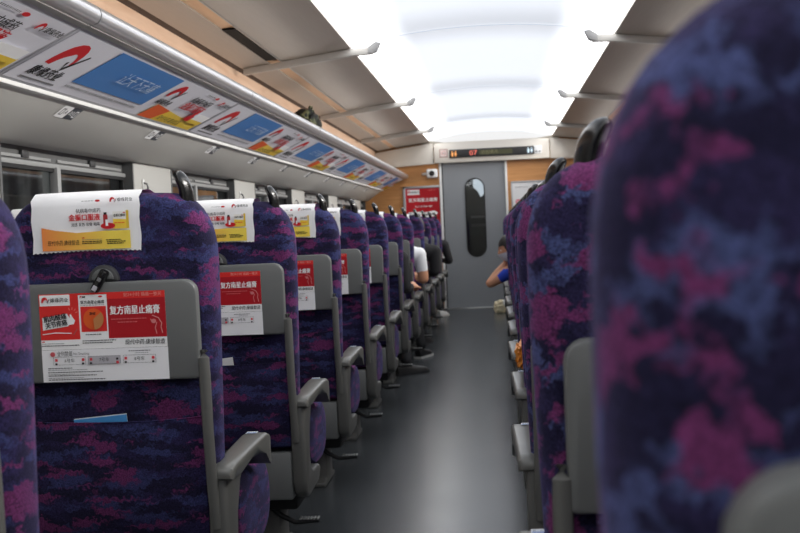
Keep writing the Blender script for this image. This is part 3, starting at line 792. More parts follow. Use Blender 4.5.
    s.disc(-0.02, 0.040, 0.0235, 0.0235, BRN, -85, 40, 12); s.text('康缘', -0.021, 0.052, 0.007, BLK, 0.03, 'CENTER')
    return s
def cover_sheet():
    s = Sheet()
    s.poly([(-0.101, -0.048), (0.101, -0.048), (0.101, -0.008), (0.04, -0.0075), (-0.02, -0.010), (-0.07, -0.003), (-0.101, 0.004)], GRAD); s.up()
    s.text('抗病毒中成药', -0.020, 0.0375, 0.0105, BLK, 0.02, width=0.056)
    s.text('金振口服液', -0.037, 0.0225, 0.0155, RED, 0.05, width=0.071)
    s.text('流感 发热 咳嗽 咽痛', -0.032, 0.0075, 0.0085, BLK, 0.015, width=0.065)
    s.lines(-0.005, 0.059, 0.022, GRY, 0.0015, 41); s.disc(0.031, 0.0595, 0.006, 0.0026, RED, n=12)
    logo(s, 0.060, 0.0595, 0.011)
    # medicine pack: white box with a yellow field, red swirl and bottle beside it
    s.rect(0.064, -0.004, 0.098, 0.034, ink(240, 238, 232)); s.poly([(0.064, -0.004), (0.098, -0.004), (0.098, 0.016), (0.064, 0.018)], YEL); s.rect(0.094, -0.004, 0.1, 0.036, ink(224, 190, 60))
    s.rect(0.042, 0.002, 0.052, 0.028, ink(170, 52, 56)); s.rect(0.0435, 0.028, 0.0505, 0.033, BLK); s.disc(0.052, 0.003, 0.017, 0.007, RED, n=14)
    s.text('现代中药·康缘智造', -0.088, -0.032, 0.0125, BLK, 0.0, width=0.072, shear=0.1)
    s.rect(-0.009, -0.0225, -0.003, -0.0205, RED); s.lines(-0.009, -0.0265, 0.036, GRY, 0.0012, 44); s.lines(-0.009, -0.031, 0.038, BLK, 0.002, 45); s.lines(-0.009, -0.035, 0.036, BLK, 0.002, 46)
    s.lines(0.046, -0.029, 0.08, BLK, 0.002, 47); s.lines(0.048, -0.033, 0.09, BLK, 0.0022, 48); s.lines(0.048, -0.037, 0.085, BLK, 0.0022, 49)
    s.up(); s.text('金振口服液', 0.066, 0.025, 0.007, BLK, 0.02, width=0.026); s.rect(0.047, 0.003, 0.053, 0.017, WHT); s.disc(0.09, 0.031, 0.003, 0.0012, RED, n=8); s.lines(0.067, 0.008, 0.09, ORG, 0.002, 50)
    return s

def make_seat(name, sx, fab):
    """seat with its back towards -y; sx=+1: aisle on +x"""
    root = thing(name, 'seat', 'train seat')
    F_ = lambda v: Vector((v[0] * sx, v[1], v[2]))
    # backrest
    m = MB()
    rings = []
    for y, ins in ((0.0, 0.034), (0.004, 0.020), (0.014, 0.008), (0.032, 0.0), (0.075, 0.0), (0.10, 0.006), (0.118, 0.022), (0.126, 0.05)):
        rings.append([(p[0], y, p[1]) for p in back_outline(ins, sx)])
    m.loft(rings, fab); m.xform(lambda v: F_(tilt(v))); back = m.build('backrest', root)
    # pocket: thin open pouch
    m = MB(); rings = []
    for zi, z in enumerate((0.385, 0.40, 0.47, 0.56, 0.64, 0.652)):
        bulge = (0.006, 0.014, 0.026, 0.026, 0.021, 0.020)[zi]
        rings.append([(x, -bulge * (1 - (abs(x) / 0.212) ** 6) - 0.001, z - 0.006 * (1 - (x / 0.2) ** 2) * (zi >= 4)) for x in [0.205 * (2 * i / 16 - 1) for i in range(17)]])
    m.loft(rings, fab, closed=False)
    m.tube([Vector(p) + Vector((0, -0.0002, 0.0)) for p in rings[-1]], 0.0016, fab, 6)
    m.xform(lambda v: F_(tilt(v))); m.build('seat_pocket', root)
    # tray table
    m = MB()
    def rr(hw, z0, z1, r0, r1, n=5):
        p = []
        for cx_, cz_, r_, a in ((hw - r0, z0 + r0, r0, -90), (hw - r1, z1 - r1, r1, 0), (-hw + r1, z1 - r1, r1, 90), (-hw + r0, z0 + r0, r0, 180)):
            p += [(cx_ + r_ * math.cos(R(a + 90 * i / n)), cz_ + r_ * math.sin(R(a + 90 * i / n))) for i in range(n + 1)]
        return p
    rings = [[(p[0], y, p[1]) for p in rr(0.212 - i_, 0.74 + i_, 0.96 - i_, 0.010, 0.03)] for y, i_ in ((-0.006, 0.004), (-0.009, 0.0), (-0.024, 0.0), (-0.029, 0.002), (-0.031, 0.006))]
    m.loft(rings, GREY); m.xform(lambda v: F_(tilt(v))); tray = m.build('tray_table', root)
    st_ = sticker_sheet()
    st_.put('advert_sticker', lambda a, b, h: tilt(Vector((a - 0.001, -0.0316 - h, 0.8405 + b))), tray)
    # latch housing (half disc) and turned lever
    m = MB(); n = 14
    hp = [(0.034 * math.cos(R(180 * i / n)), 0.962 + 0.036 * math.sin(R(180 * i / n))) for i in range(n + 1)]
    m.prism(hp, 'y', -0.018, 0.002, DGREY, 0.003)
    hp2 = [(0.025 * math.cos(R(180 * i / n)), 0.966 + 0.024 * math.sin(R(180 * i / n))) for i in range(n + 1)]
    m.prism(hp2, 'y', -0.021, -0.015, GREY, 0.002)
    m.xform(lambda v: F_(tilt(v))); lat = m.build('tray_latch', root)
    m = MB().box(-0.0095, 0.0095, -0.042, -0.020, -0.027, 0.027, BLACK, 0.005, 2)
    m.box(-0.005, 0.005, -0.0432, -0.041, -0.024, -0.012, LGR); m.box(-0.004, 0.004, -0.0432, -0.041, 0.0, 0.008, GRY)
    ca, sa = math.cos(R(-32)), math.sin(R(-32))
    m.xform(lambda v: tilt(Vector((v[0] * ca - v[2] * sa - 0.002, v[1], 0.964 + v[0] * sa + v[2] * ca)))); m.build('latch_lever', lat)
    # tray arms
    for sd in (1, -1):
        m = MB()
        pts = [(0.218 * sd, -0.017, 0.80), (0.219 * sd, -0.024, 0.785), (0.2195 * sd, -0.024, 0.74), (0.2195 * sd, -0.022, 0.62), (0.221 * sd, -0.018, 0.5), (0.222 * sd, -0.008, 0.40)]
        m.tube(pts, [0.009, 0.0125, 0.013, 0.0125, 0.0125, 0.012], GREY2, 12)
        m.xform(lambda v: F_(tilt(v))); m.build('support_bar', root)
    # cushion
    m = MB(); rings = []
    for x, i_ in ((-0.235, 0.05), (-0.23, 0.025), (-0.21, 0.006), (-0.16, 0), (0, -0.004), (0.16, 0), (0.21, 0.006), (0.232, 0.022), (0.238, 0.05)):
        P_ = [(0.16, 0.25), (0.44, 0.235), (0.50, 0.25), (0.545, 0.29), (0.56, 0.36), (0.55, 0.43), (0.51, 0.47), (0.42, 0.482), (0.28, 0.472), (0.16, 0.46)]
        cy, cz = 0.36, 0.36
        rings.append([(x, cy + (p[0] - cy) * (1 - i_ / 0.2), cz + (p[1] - cz) * (1 - i_ / 0.12)) for p in P_])
    m.loft(rings, fab); m.xform(F_); o = m.build('seat_cushion', root)
    md = o.modifiers.new('round', 'SUBSURF'); md.levels = 1; md.render_levels = 1
    # armrest: side panel and top pad
    m = MB()
    m.prism([(0.0, 0.525), (0.20, 0.515), (0.14, 0.475), (0.105, 0.41), (0.095, 0.34), (0.105, 0.305), (0.14, 0.282), (0.27, 0.275), (0.285, 0.258), (0.24, 0.222), (0.05, 0.214), (0.012, 0.235), (0.0, 0.27)], 'x', 0.206, 0.250, GREY2, 0.010, 3)
    m.xform(F_); m.build('armrest_panel', root)
    m = MB(); rings = []
    prof = [(-0.008, 0.512, 0.525), (0.0, 0.507, 0.534), (0.03, 0.500, 0.540), (0.12, 0.498, 0.545), (0.22, 0.512, 0.550), (0.30, 0.505, 0.553), (0.335, 0.478, 0.551), (0.355, 0.468, 0.545), (0.366, 0.472, 0.528)]
    for y, zb_, zt_ in prof:
        i_ = 0.006 if y < 0 or y > 0.36 else 0.0
        x0, x1 = 0.215 + i_ , 0.268 + 0.010 * max(0, min(1, y / 0.3)) - i_; r_ = 0.009
        rings.append([(x0, y, zb_), (x0, y, zt_ - r_), (x0 + 0.003, y, zt_ - 0.003), (x0 + r_, y, zt_), (x1 - r_, y, zt_), (x1 - 0.003, y, zt_ - 0.003), (x1, y, zt_ - r_), (x1, y, zb_ + 0.02 * (0 < y < 0.3)), (x1 - 0.014, y, zb_)])
    m.loft(rings, PAD); m.xform(F_); pad = m.build('armrest_pad', root)
    s = Sheet(); s.rect(-0.019, -0.016, 0.019, 0.016, ink(226, 230, 236)); s.up(); s.rect(-0.017, -0.013, 0.017, -0.002, ink(110, 140, 190)); s.lines(-0.016, 0.003, 0.016, GRY, 0.006, 61, 0.003)
    s.put('number_label', lambda a, b, h: Vector((0.240 * sx + a * 0.72, 0.318 + b * 0.8, 0.5545 + h)), pad)
    # base housing, pedestal, pedal
    m = MB().box(-0.235, 0.206, 0.0, 0.10, 0.216, 0.366, GREY, 0.008).xform(F_); m.build('seat_base', root)
    m = MB().box(-0.20, 0.20, 0.10, 0.42, 0.16, 0.225, BLACKM, 0.01)
    m.prism([(0.10, 0.0), (0.36, 0.0), (0.36, 0.018), (0.30, 0.03), (0.28, 0.17), (0.16, 0.17), (0.15, 0.03), (0.10, 0.018)], 'x', 0.06, 0.13, GREY2, 0.005)
    m.xform(F_); m.build('pedestal', root)
    if sx > 0:
     m = MB().tube([(0.10, 0.13, 0.17), (0.14, 0.13, 0.135), (0.185, 0.13, 0.112), (0.262, 0.13, 0.118)], [0.009, 0.009, 0.008, 0.007], BLACKM, 8).xform(F_); pd = m.build('foot_pedal', root)
     m = MB()
     for i in range(6): m.box(0.200 + i * 0.011, 0.2075 + i * 0.011, 0.115, 0.147, 0.123, 0.129, STEEL, 0.001)
     m.xform(F_).build('pedal_tread', pd)
    # grab handle
    m = MB(); pts = [(0.176, 0.05, 1.09), (0.178, 0.05, 1.118), (0.179, 0.05, 1.140), (0.176, 0.049, 1.160), (0.169, 0.047, 1.178), (0.158, 0.044, 1.192), (0.146, 0.042, 1.197)]
    rad = [(0.020, 0.030), (0.0195, 0.029), (0.019, 0.028), (0.0185, 0.027), (0.0175, 0.026), (0.014, 0.023), (0.006, 0.014)]
    rings = []
    for i, p in enumerate(pts):
        a_, b_ = pts[max(i - 1, 0)], pts[min(i + 1, len(pts) - 1)]
        d = (Vector(b_) - Vector(a_)).normalized(); q = Vector((0, 1, 0)); a1 = q.cross(d).normalized(); q = d.cross(a1).normalized()
        rings.append([Vector(p) + a1 * math.cos(2 * PI * k / 16) * rad[i][0] + q * math.sin(2 * PI * k / 16) * rad[i][1] for k in range(16)])
    m.loft(rings, BLACK)
    hk, hx = (0.82, 0.003) if sx > 0 else (1.0, -0.010)
    m.xform(lambda v: F_(tilt(Vector((0.176 + (v[0] - 0.176) * hk + hx, v[1], v[2]))))); o = m.build('grab_handle', root)
    md = o.modifiers.new('round', 'SUBSURF'); md.levels = 1; md.render_levels = 1
    return root

def make_cover(root, off, sx):
    """white cloth over the headrest with a pinked edge, and its print on the back"""
    m = MB(); n = 48
    hw = 0.124
    prof = [(-0.0045, 1.026), (-0.0045, 1.06), (-0.0045, 1.10), (-0.004, 1.128), (0.0005, 1.145), (0.012, 1.1555), (0.03, 1.161), (0.055, 1.162), (0.085, 1.161), (0.106, 1.154), (0.122, 1.138), (0.130, 1.11), (0.131, 1.06), (0.131, 1.02)]
    rings = []
    for j, (y, z) in enumerate(prof):
        row = []
        for i in range(n + 1):
            x = hw * (2 * i / n - 1)
            if i in (0, n): x += (0.0015 if j % 2 else -0.0015)
            dz = 0.0025 * (i % 2) if j in (0, len(prof) - 1) else 0.0
            sag = 0.003 * math.sin(3.1 * i / n + off * 60) * (1 if j == 0 else 0.3)
            row.append((x, y - 0.0015 * math.sin(i / n * 7 + off * 90), z + dz + sag))
        rings.append(row)
    m.loft(rings, CLOTH, closed=False)
    m.xform(lambda v: tilt(v)); c = m.build('headrest_cover', root); c.location = (off, 0, 0)
    s = cover_sheet()
    s.put('printed_advert', lambda a, b, h: tilt(Vector((a, -0.0085 - h, 1.081 + b))), c)
    return c

PITCH = 0.985
LX = -0.874; LXW = -1.408
RX = 0.283; RXM = 0.86
protoL = make_seat('train_seat', 1, FAB_L)
protoR = make_seat('train_seat', -1, FAB_R)
coverL = make_cover(protoL, 0.0, 1)
coverR = make_cover(protoR, 0.0, -1)
bpy.context.view_layer.update()
KM = kid_map()
def seat(proto, first, x, y, label, group, coff=0.0, skip=()):
    s = proto if first else copy_tree(proto, KM, None, skip)
    s.location = (x, y, 0); tag(s, label, group=group)
    if coff:
        for k in [c for c in COL.objects if c.parent == s and c.name.startswith('headrest_cover')]: k.location.x = coff
    return s
gL = 'aisle seats along the left row'; gR = 'aisle seats along the right row'
offs = {1: -0.036, 2: 0.0, 3: 0.03, 4: -0.01, 5: -0.005}
labL = {0: 'purple aisle seat cut by the left picture edge, nearest in the left row',
        1: 'purple aisle seat with the full advert cover and a blue leaflet in its pocket',
        2: 'purple aisle seat with a white slip in its pocket, just beyond the leaflet seat'}
YL = lambda k: 1.425 + PITCH * k
YR = lambda k: 0.43 + PITCH * k + (0.03 if k > 1 else 0)
for k in range(12):
    lab = labL.get(k, 'purple patterned aisle seat, %s one along the left row from the leaflet seat' % ordn[max(0, k - 1)])
    seat(protoL, k == 0, LX - (0.024 if k == 0 else -0.015 if k > 7 else 0), YL(k), lab, gL, offs.get(k, 0.0))
for k in range(13):
    lab = {0: 'large blurred purple seat back filling the right side, closest to the camera',
           1: 'purple aisle seat with black grab handle right behind the large blurred seat'}.get(k, 'purple patterned aisle seat, %s one along the right row after the blurred seat' % ordn[max(0, k - 1)])
    s_ = seat(protoR, k == 0, {0: 0.290, 1: 0.287, 2: 0.292}.get(k, 0.302 if k < 5 else 0.308), YR(k), lab, gR)
    if k in (2, 3):
        for c in [c for c in COL.objects if c.parent == s_ and c.name.startswith(('backrest', 'grab_handle', 'headrest_cover'))]: c.location.z -= 0.012 if k == 2 else 0.022
    if k == 1:                                            # this one sits a little lower and its tray hangs down
        for c in [c for c in COL.objects if c.parent == s_]:
            if c.name.startswith(('tray_', 'support_bar')): c.location.z -= 0.055
            elif c.name.startswith(('backrest', 'grab_handle', 'headrest_cover')): c.location.z -= 0.02
            elif c.name.startswith('armrest'): c.location.z += 0.014
for k in range(12):
    if k: seat(protoL, False, LXW, YL(k), 'purple window seat beyond the aisle seats of the left row', 'window seats along the left row', 0.0, ('foot_pedal',))
    seat(protoR, False, RXM, YR(k), 'purple middle seat beyond the aisle seats of the right row', 'middle seats along the right row')

# paper in the pockets
BLU2 = flat('blue_leaflet_paper', (70, 150, 214), 0.5); WP_ = flat('white_paper', (226, 226, 226), 0.6)
def leaflet(k, x0, x1, rot, top, m1, m2, label):
    t = thing('leaflet', label, 'leaflet', (LX + (x0 + x1) / 2, YL(k), 0))
    w = (x1 - x0) / 2; h = 0.13; ca, sa = math.cos(R(rot)), math.sin(R(rot))
    T = lambda v: tilt(Vector((v[0] * ca - v[2] * sa, v[1], top + v[0] * sa + v[2] * ca)))
    MB().box(-w, w, -0.0105, -0.0085, -h, 0, m1).xform(T).build('cover_page', t)
    MB().box(-w, w, -0.0084, -0.0070, -h, 0.0018, m2).xform(T).build('inner_page', t)
leaflet(1, -0.09, 0.032, 4.5, 0.657, BLU2, WP_, 'blue leaflet poking out of the seat pocket below the full advert sticker')
leaflet(2, -0.07, 0.036, 6.0, 0.664, WP_, WP_, 'white paper slip poking out of the pocket of the second advert seat')

# ------------------------------------------------------------------ luggage and loose things
def lump(center, rad, mat, seed, amp=0.18, freq=6.0, sub=4, squash=None):
    b = bmesh.new(); bmesh.ops.create_icosphere(b, subdivisions=sub, radius=1)
    for v in b.verts:
        d = v.co.normalized()
        p = Vector((abs(d.x) ** 0.7 * (1 if d.x > 0 else -1), abs(d.y) ** 0.7 * (1 if d.y > 0 else -1), abs(d.z) ** 0.7 * (1 if d.z > 0 else -1)))
        k = 1 + amp * mnoise.noise(p * freq * 0.35 + Vector((seed, seed * 2, 3)))+ amp * 0.4 * abs(mnoise.noise(p * freq + Vector((seed, 1, seed))))
        v.co = Vector((p.x * rad[0] * k, p.y * rad[1] * k, p.z * rad[2] * k)) + Vector(center)
    return MB().bm(b, mat)
t = thing('backpack', 'dark camouflage backpack lying on the luggage rack', 'bag', (-1.25, 7.42, 1.725))
t.scale = (0.72, 0.72, 0.66)
lump((0.0, 0, 0.11), (0.10, 0.24, 0.105), CAMO, 3).build('bag_body', t)
lump((0.075, 0.08, 0.07), (0.045, 0.12, 0.06), CAMO, 8).build('front_pocket', t)
MB().tube([(0.03, -0.05, 0.20), (0.04, -0.02, 0.245), (0.045, 0.05, 0.25), (0.03, 0.09, 0.20)], 0.012, CAMO, 8).build('carry_handle', t)
MB().tube([(0.06, -0.22, 0.10), (0.09, -0.15, 0.17), (0.06, 0.0, 0.215)], 0.012, BLACKM, 8, 0.4).build('shoulder_strap', t)

t = thing('snack_bag', 'crumpled orange snack bag lying on an armrest of the right row', 'bag', (0.070, YR(3) + 0.215, 0.580))
t.scale = (0.9, 0.75, 0.85)
lump((0, 0, 0.05), (0.03, 0.08, 0.05), flat('orange_foil', (226, 142, 52), 0.35, var=0.3, vscale=40), 5, 0.3, 10).build('bag_body', t)
MB().prism([(-0.07, 0.08), (-0.03, 0.088), (0.02, 0.082), (0.07, 0.09), (0.065, 0.108), (0.0, 0.104), (-0.065, 0.110)], 'x', -0.003, 0.003, flat('pale_orange_foil', (240, 190, 130), 0.4)).build('sealed_edge', t)
t = thing('black_backpack', 'black backpack standing on the floor in front of a right row seat', 'bag', (0.215, YR(3) + 0.72, 0.0))
BAGB = flat('black_nylon', (22, 22, 24), 0.6, var=0.3, vscale=50)
lump((0, 0, 0.20), (0.125, 0.075, 0.20), BAGB, 11, 0.12).build('bag_body', t)
lump((-0.03, -0.07, 0.13), (0.08, 0.03, 0.10), BAGB, 12, 0.1).build('front_pocket', t)
MB().tube([(-0.04, 0, 0.39), (-0.035, 0, 0.425), (0.035, 0, 0.425), (0.04, 0, 0.39)], 0.009, BAGB, 8).build('carry_handle', t)
MB().tube([(-0.128, -0.02, 0.33), (-0.137, -0.02, 0.27), (-0.125, -0.02, 0.15)], 0.006, flat('tan_zip', (150, 110, 60), 0.5), 6).build('zip', t)
t = thing('carrier_bag', 'crumpled cream carrier bag on the floor near the end door', 'bag', (0.0, 13.1, 0.0))
lump((0, 0, 0.07), (0.075, 0.06, 0.075), flat('cream_plastic', (232, 220, 184), 0.45, var=0.1), 21, 0.3, 9).build('bag_body', t)
lump((0.05, -0.02, 0.11), (0.035, 0.04, 0.045), flat('white_plastic_film', (240, 240, 236), 0.4), 25, 0.3, 9, 3).build('folded_top', t)

# ------------------------------------------------------------------ people
def grow(name, chains, mats, face_mat, voxel=0.007, parent=None, extra=None, loc=Vector((0, 0, 0))):
    """one continuous body: tapered limbs along the joint chains, fused by a voxel remesh"""
    vs, fs = [], []
    for ch in chains:
        for ia, ib in ch['e']:
            (pa, ra), (pb, rb) = ch['v'][ia], ch['v'][ib]
            pa, pb = Vector(pa) - loc, Vector(pb) - loc; d = pb - pa; L_ = d.length; d.normalize()
            q = d.orthogonal().normalized(); w_ = d.cross(q); n = 14; prof = []
            for i in range(5): t_ = R(-86 + 86 * i / 4); prof.append((ra * math.sin(t_), ra * math.cos(t_)))
            for i in range(1, 4): prof.append((L_ * i / 4, ra + (rb - ra) * i / 4))
            for i in range(5): t_ = R(86 * i / 4); prof.append((L_ + rb * math.sin(t_), rb * math.cos(t_)))
            o_ = len(vs)
            for (h_, r_) in prof: vs += [pa + d * h_ + q * r_ * math.cos(2 * PI * k / n) + w_ * r_ * math.sin(2 * PI * k / n) for k in range(n)]
            for i in range(len(prof) - 1):
                for k in range(n): fs.append((o_ + i * n + k, o_ + i * n + (k + 1) % n, o_ + (i + 1) * n + (k + 1) % n, o_ + (i + 1) * n + k))
            fs.append(tuple(o_ + k for k in range(n))[::-1]); fs.append(tuple(o_ + (len(prof) - 1) * n + k for k in range(n)))
    for (evs, efs) in (extra or []):
        o_ = len(vs); vs += [Vector(v) - loc for v in evs]; fs += [tuple(o_ + i for i in f) for f in efs]
    me2 = bpy.data.meshes.new(name + '_src'); me2.from_pydata([tuple(v) for v in vs], [], fs)
    ob = bpy.data.objects.new(name + '_src', me2); COL.objects.link(ob)
    rm = ob.modifiers.new('fuse', 'REMESH'); rm.mode = 'VOXEL'; rm.voxel_size = voxel
    sm = ob.modifiers.new('soft', 'SMOOTH'); sm.factor = 0.5; sm.iterations = 6
    dg = bpy.context.evaluated_depsgraph_get(); dg.update()
    ev = ob.evaluated_get(dg)
    out = bpy.data.meshes.new_from_object(ev); out.name = name
    bpy.data.objects.remove(ob)
    for m in mats: out.materials.append(m)
    for p in out.polygons: p.material_index = face_mat(p.center + loc); p.use_smooth = True
    o = bpy.data.objects.new(name, out); COL.objects.link(o)
    if parent: o.parent = parent
    return o

def head_geo(c, face, up, k=1.0):
    """head with brow, sockets, nose, lips, chin, ears; face = viewing direction"""
    f = Vector(face).normalized(); u_ = Vector(up); u_ = (u_ - f * u_.dot(f)).normalized(); r_ = f.cross(u_)
    b = bmesh.new(); bmesh.ops.create_icosphere(b, subdivisions=5, radius=1)
    for v in b.verts:
        x, y, z = v.co.x, v.co.y, v.co.z        # x right, y forward, z up
        w, d, h = 0.074, 0.095, 0.112
        taper = 1 - 0.26 * max(0, -z) ** 1.3
        px, py, pz = x * w * taper, y * d * (1 - 0.10 * max(0, -z)), z * h
        if y > 0:
            g = lambda cx, cz, sx_, sz_: math.exp(-((px - cx) / sx_) ** 2 - ((pz - cz) / sz_) ** 2)
            py += 0.024 * g(0, -0.018, 0.011, 0.020) + 0.010 * g(0, 0.006, 0.008, 0.02)      # nose
            py -= 0.012 * (g(0.031, 0.010, 0.015, 0.010) + g(-0.031, 0.010, 0.015, 0.010))   # sockets
            py += 0.006 * g(0, 0.032, 0.05, 0.012) + 0.007 * g(0, -0.055, 0.02, 0.008) + 0.010 * g(0, -0.095, 0.022, 0.016)
        v.co = Vector((px, py, pz))
    b.verts.index_update()
    vs = [Vector(c) + (r_ * v.co.x + f * v.co.y + u_ * v.co.z) * k for v in b.verts]; fs = [tuple(v.index for v in fc.verts) for fc in b.faces]; b.free()
    out = [(vs, fs)]
    for sd in (-1, 1):
        b = bmesh.new(); bmesh.ops.create_icosphere(b, subdivisions=2, radius=1); b.verts.index_update()
        out.append(([Vector(c) + (r_ * (sd * 0.074 + v.co.x * 0.010) + f * (-0.008 + v.co.y * 0.018) + u_ * (-0.008 + v.co.z * 0.03)) * k for v in b.verts], [tuple(v.index for v in fc.verts) for fc in b.faces])); b.free()
    return out, (f, u_, r_)

def hand(w, d, n, k=1.0, curl=0.5, side=1):
    """palm, four bent fingers of unequal length and a thumb off the side of the palm; d along the hand, n out of the back"""
    w = Vector(w); d = Vector(d).normalized(); n = Vector(n); n = (n - d * n.dot(d)).normalized(); s_ = d.cross(n) * side
    ch = []
    palm = [(w, 0.026), (w + d * 0.04 * k, 0.030), (w + d * 0.075 * k, 0.030)]
    ch.append({'v': palm, 'e': [(0, 1), (1, 2)]})
    for j, (off, ln) in enumerate(((-0.031, 0.062), (-0.011, 0.075), (0.010, 0.080), (0.030, 0.070))):
        base = w + d * 0.07 * k + s_ * off * k
        v = [(base, 0.0095)]; dd = d.copy(); p = base
        for q in range(3):
            a = R(28 + 45 * curl) * (q + 0.4) * 0.6
            dd = (d * math.cos(a) - n * math.sin(a)).normalized()
            p = p + dd * ln * k * (0.45, 0.32, 0.23)[q]; v.append((p, (0.0092, 0.0085, 0.0072)[q]))
        ch.append({'v': v, 'e': [(0, 1), (1, 2), (2, 3)]})
    b0 = w + d * 0.025 * k + s_ * 0.026 * k
    t1 = b0 + (d * 0.6 + s_ * 0.75 - n * 0.15).normalized() * 0.035 * k; t2 = t1 + (d * 0.9 + s_ * 0.25 - n * 0.35).normalized() * 0.032 * k
    ch.append({'v': [(b0, 0.014), (t1, 0.0105), (t2, 0.008)], 'e': [(0, 1), (1, 2)]})
    return ch

def shoe(p, d, mat, sole, parent, loc):
    p = Vector(p) - loc; d = Vector(d); d.z = 0; d.normalize(); s_ = Vector((d.y, -d.x, 0)); m = MB()
    prof = [(-0.085, 0.030, 0.075), (-0.07, 0.036, 0.088), (-0.02, 0.038, 0.092), (0.03, 0.041, 0.075), (0.09, 0.046, 0.058), (0.14, 0.044, 0.048), (0.175, 0.030, 0.036), (0.185, 0.012, 0.026)]
    rings = []
    for a, w_, h_ in prof: rings.append([p + d * a + s_ * w_ * math.cos(t_) * (1.0 if math.sin(t_) < 0.3 else 0.92) + Vector((0, 0, 0.012 + max(0, math.sin(t_)) * (h_ - 0.012))) for t_ in [2 * PI * q / 14 for q in range(14)]])
    m.loft(rings, mat)
    o = m.build('shoe', parent)
    m = MB(); m.loft([[p + d * a * 1.03 + s_ * (w_ + 0.004) * sg + Vector((0, 0, z)) for (sg, z) in ((-1, 0.0), (1, 0.0), (1, 0.016), (-1, 0.016))] for a, w_, h_ in prof], sole); m.build('sole', o)

def hair(c, axes, mat, parent, loc, k=1.0):
    f, u_, r_ = axes; b = bmesh.new(); bmesh.ops.create_icosphere(b, subdivisions=4, radius=1)
    for v in b.verts:
        x, y, z = v.co
        lim = 0.35 if y > 0.35 else (-0.1 if y > -0.2 else -0.62)
        zz = max(z, lim)
        kk = 1.0 + 0.05 * mnoise.noise(Vector((x, y, z)) * 9)
        v.co = Vector((x * 0.083 * kk, (y * 0.104 - 0.006) * kk, zz * 0.124 * kk))
    b.verts.index_update()
    m = MB().add([Vector(c) - loc + (r_ * v.co.x + f * v.co.y + u_ * v.co.z) * k for v in b.verts], [tuple(v.index for v in fc.verts) for fc in b.faces], mat); b.free()
    return m.build('hair', parent)

HAIR = flat('black_hair', (20, 18, 18), 0.5, var=0.4, vscale=120)
def person(label, J, head_c, face, up, mats, fm, hands, feet, shoem, solem, mask=None, vox=0.008, group=None, k=1.0):
    loc = Vector((J['pelvis'][0][0], J['pelvis'][0][1], 0))
    root = thing('person', label, 'person', loc, group)
    names = list(J); ix = {n: i for i, n in enumerate(names)}
    E = [('pelvis', 'belly'), ('belly', 'chest'), ('chest', 'neck'), ('neck', 'skull'), ('chest', 'sh_a'), ('sh_a', 'el_a'), ('el_a', 'fo_a'), ('fo_a', 'wr_a'), ('chest', 'sh_b'), ('sh_b', 'el_b'), ('el_b', 'fo_b'), ('fo_b', 'wr_b'),
         ('pelvis', 'hip_a'), ('hip_a', 'kn_a'), ('kn_a', 'cf_a'), ('cf_a', 'an_a'), ('pelvis', 'hip_b'), ('hip_b', 'kn_b'), ('kn_b', 'cf_b'), ('cf_b', 'an_b')]
    ch = [{'v': [J[n] for n in names], 'e': [(ix[a], ix[b]) for a, b in E]}]
    for h in hands: ch += hand(*h)
    ex, axes = head_geo(head_c, face, up, k)
    grow('body', ch, mats, fm, vox, root, ex, loc)
    hair(head_c, axes, HAIR, root, loc, k)
    f, u_, r_ = axes
    for sd in (-1, 1):
        p = Vector(head_c) - loc + (f * 0.086 + u_ * 0.010 + r_ * 0.031 * sd) * k
        m = MB(); b = bmesh.new(); bmesh.ops.create_icosphere(b, subdivisions=2, radius=0.0095 * k)
        for v in b.verts: v.co += p - f * 0.0105
        m.bm(b, WHT); b = bmesh.new(); bmesh.ops.create_icosphere(b, subdivisions=2, radius=0.005 * k)
        for v in b.verts: v.co += p - f * 0.0055
        m.bm(b, BLK); m.build('eye', root)
    for p, d in feet: shoe(p, d, shoem, solem, root, loc)
    if mask:
        b = bmesh.new(); bmesh.ops.create_icosphere(b, subdivisions=4, radius=1)
        m = MB(); keep = []
        for v in b.verts:
            x, y, z = v.co
            v.co = Vector((x * 0.079, y * 0.112 + 0.012 * math.exp(-(x / 0.25) ** 2 - ((z + 0.25) / 0.3) ** 2) * (y > 0), z * 0.118))
        bmesh.ops.delete(b, geom=[v for v in b.verts if v.co.y < 0.03 or v.co.z > -0.008 or v.co.z < -0.105], context='VERTS')
        for v in b.verts: v.co = Vector(head_c) - loc + (r_ * v.co.x + f * v.co.y + u_ * v.co.z) * k
        m.bm(b, mask); mk = m.build('face_mask', root)
        for sd in (-1, 1):
            P = lambda x, y, z: Vector(head_c) - loc + (r_ * x * sd + f * y + u_ * z) * k
            MB().tube([P(0.068, 0.04, -0.02), P(0.084, 0.0, -0.005), P(0.086, -0.02, -0.01), P(0.084, -0.005, -0.035), P(0.066, 0.04, -0.07)], 0.002, mask, 6).build('ear_loop', mk)
    return root

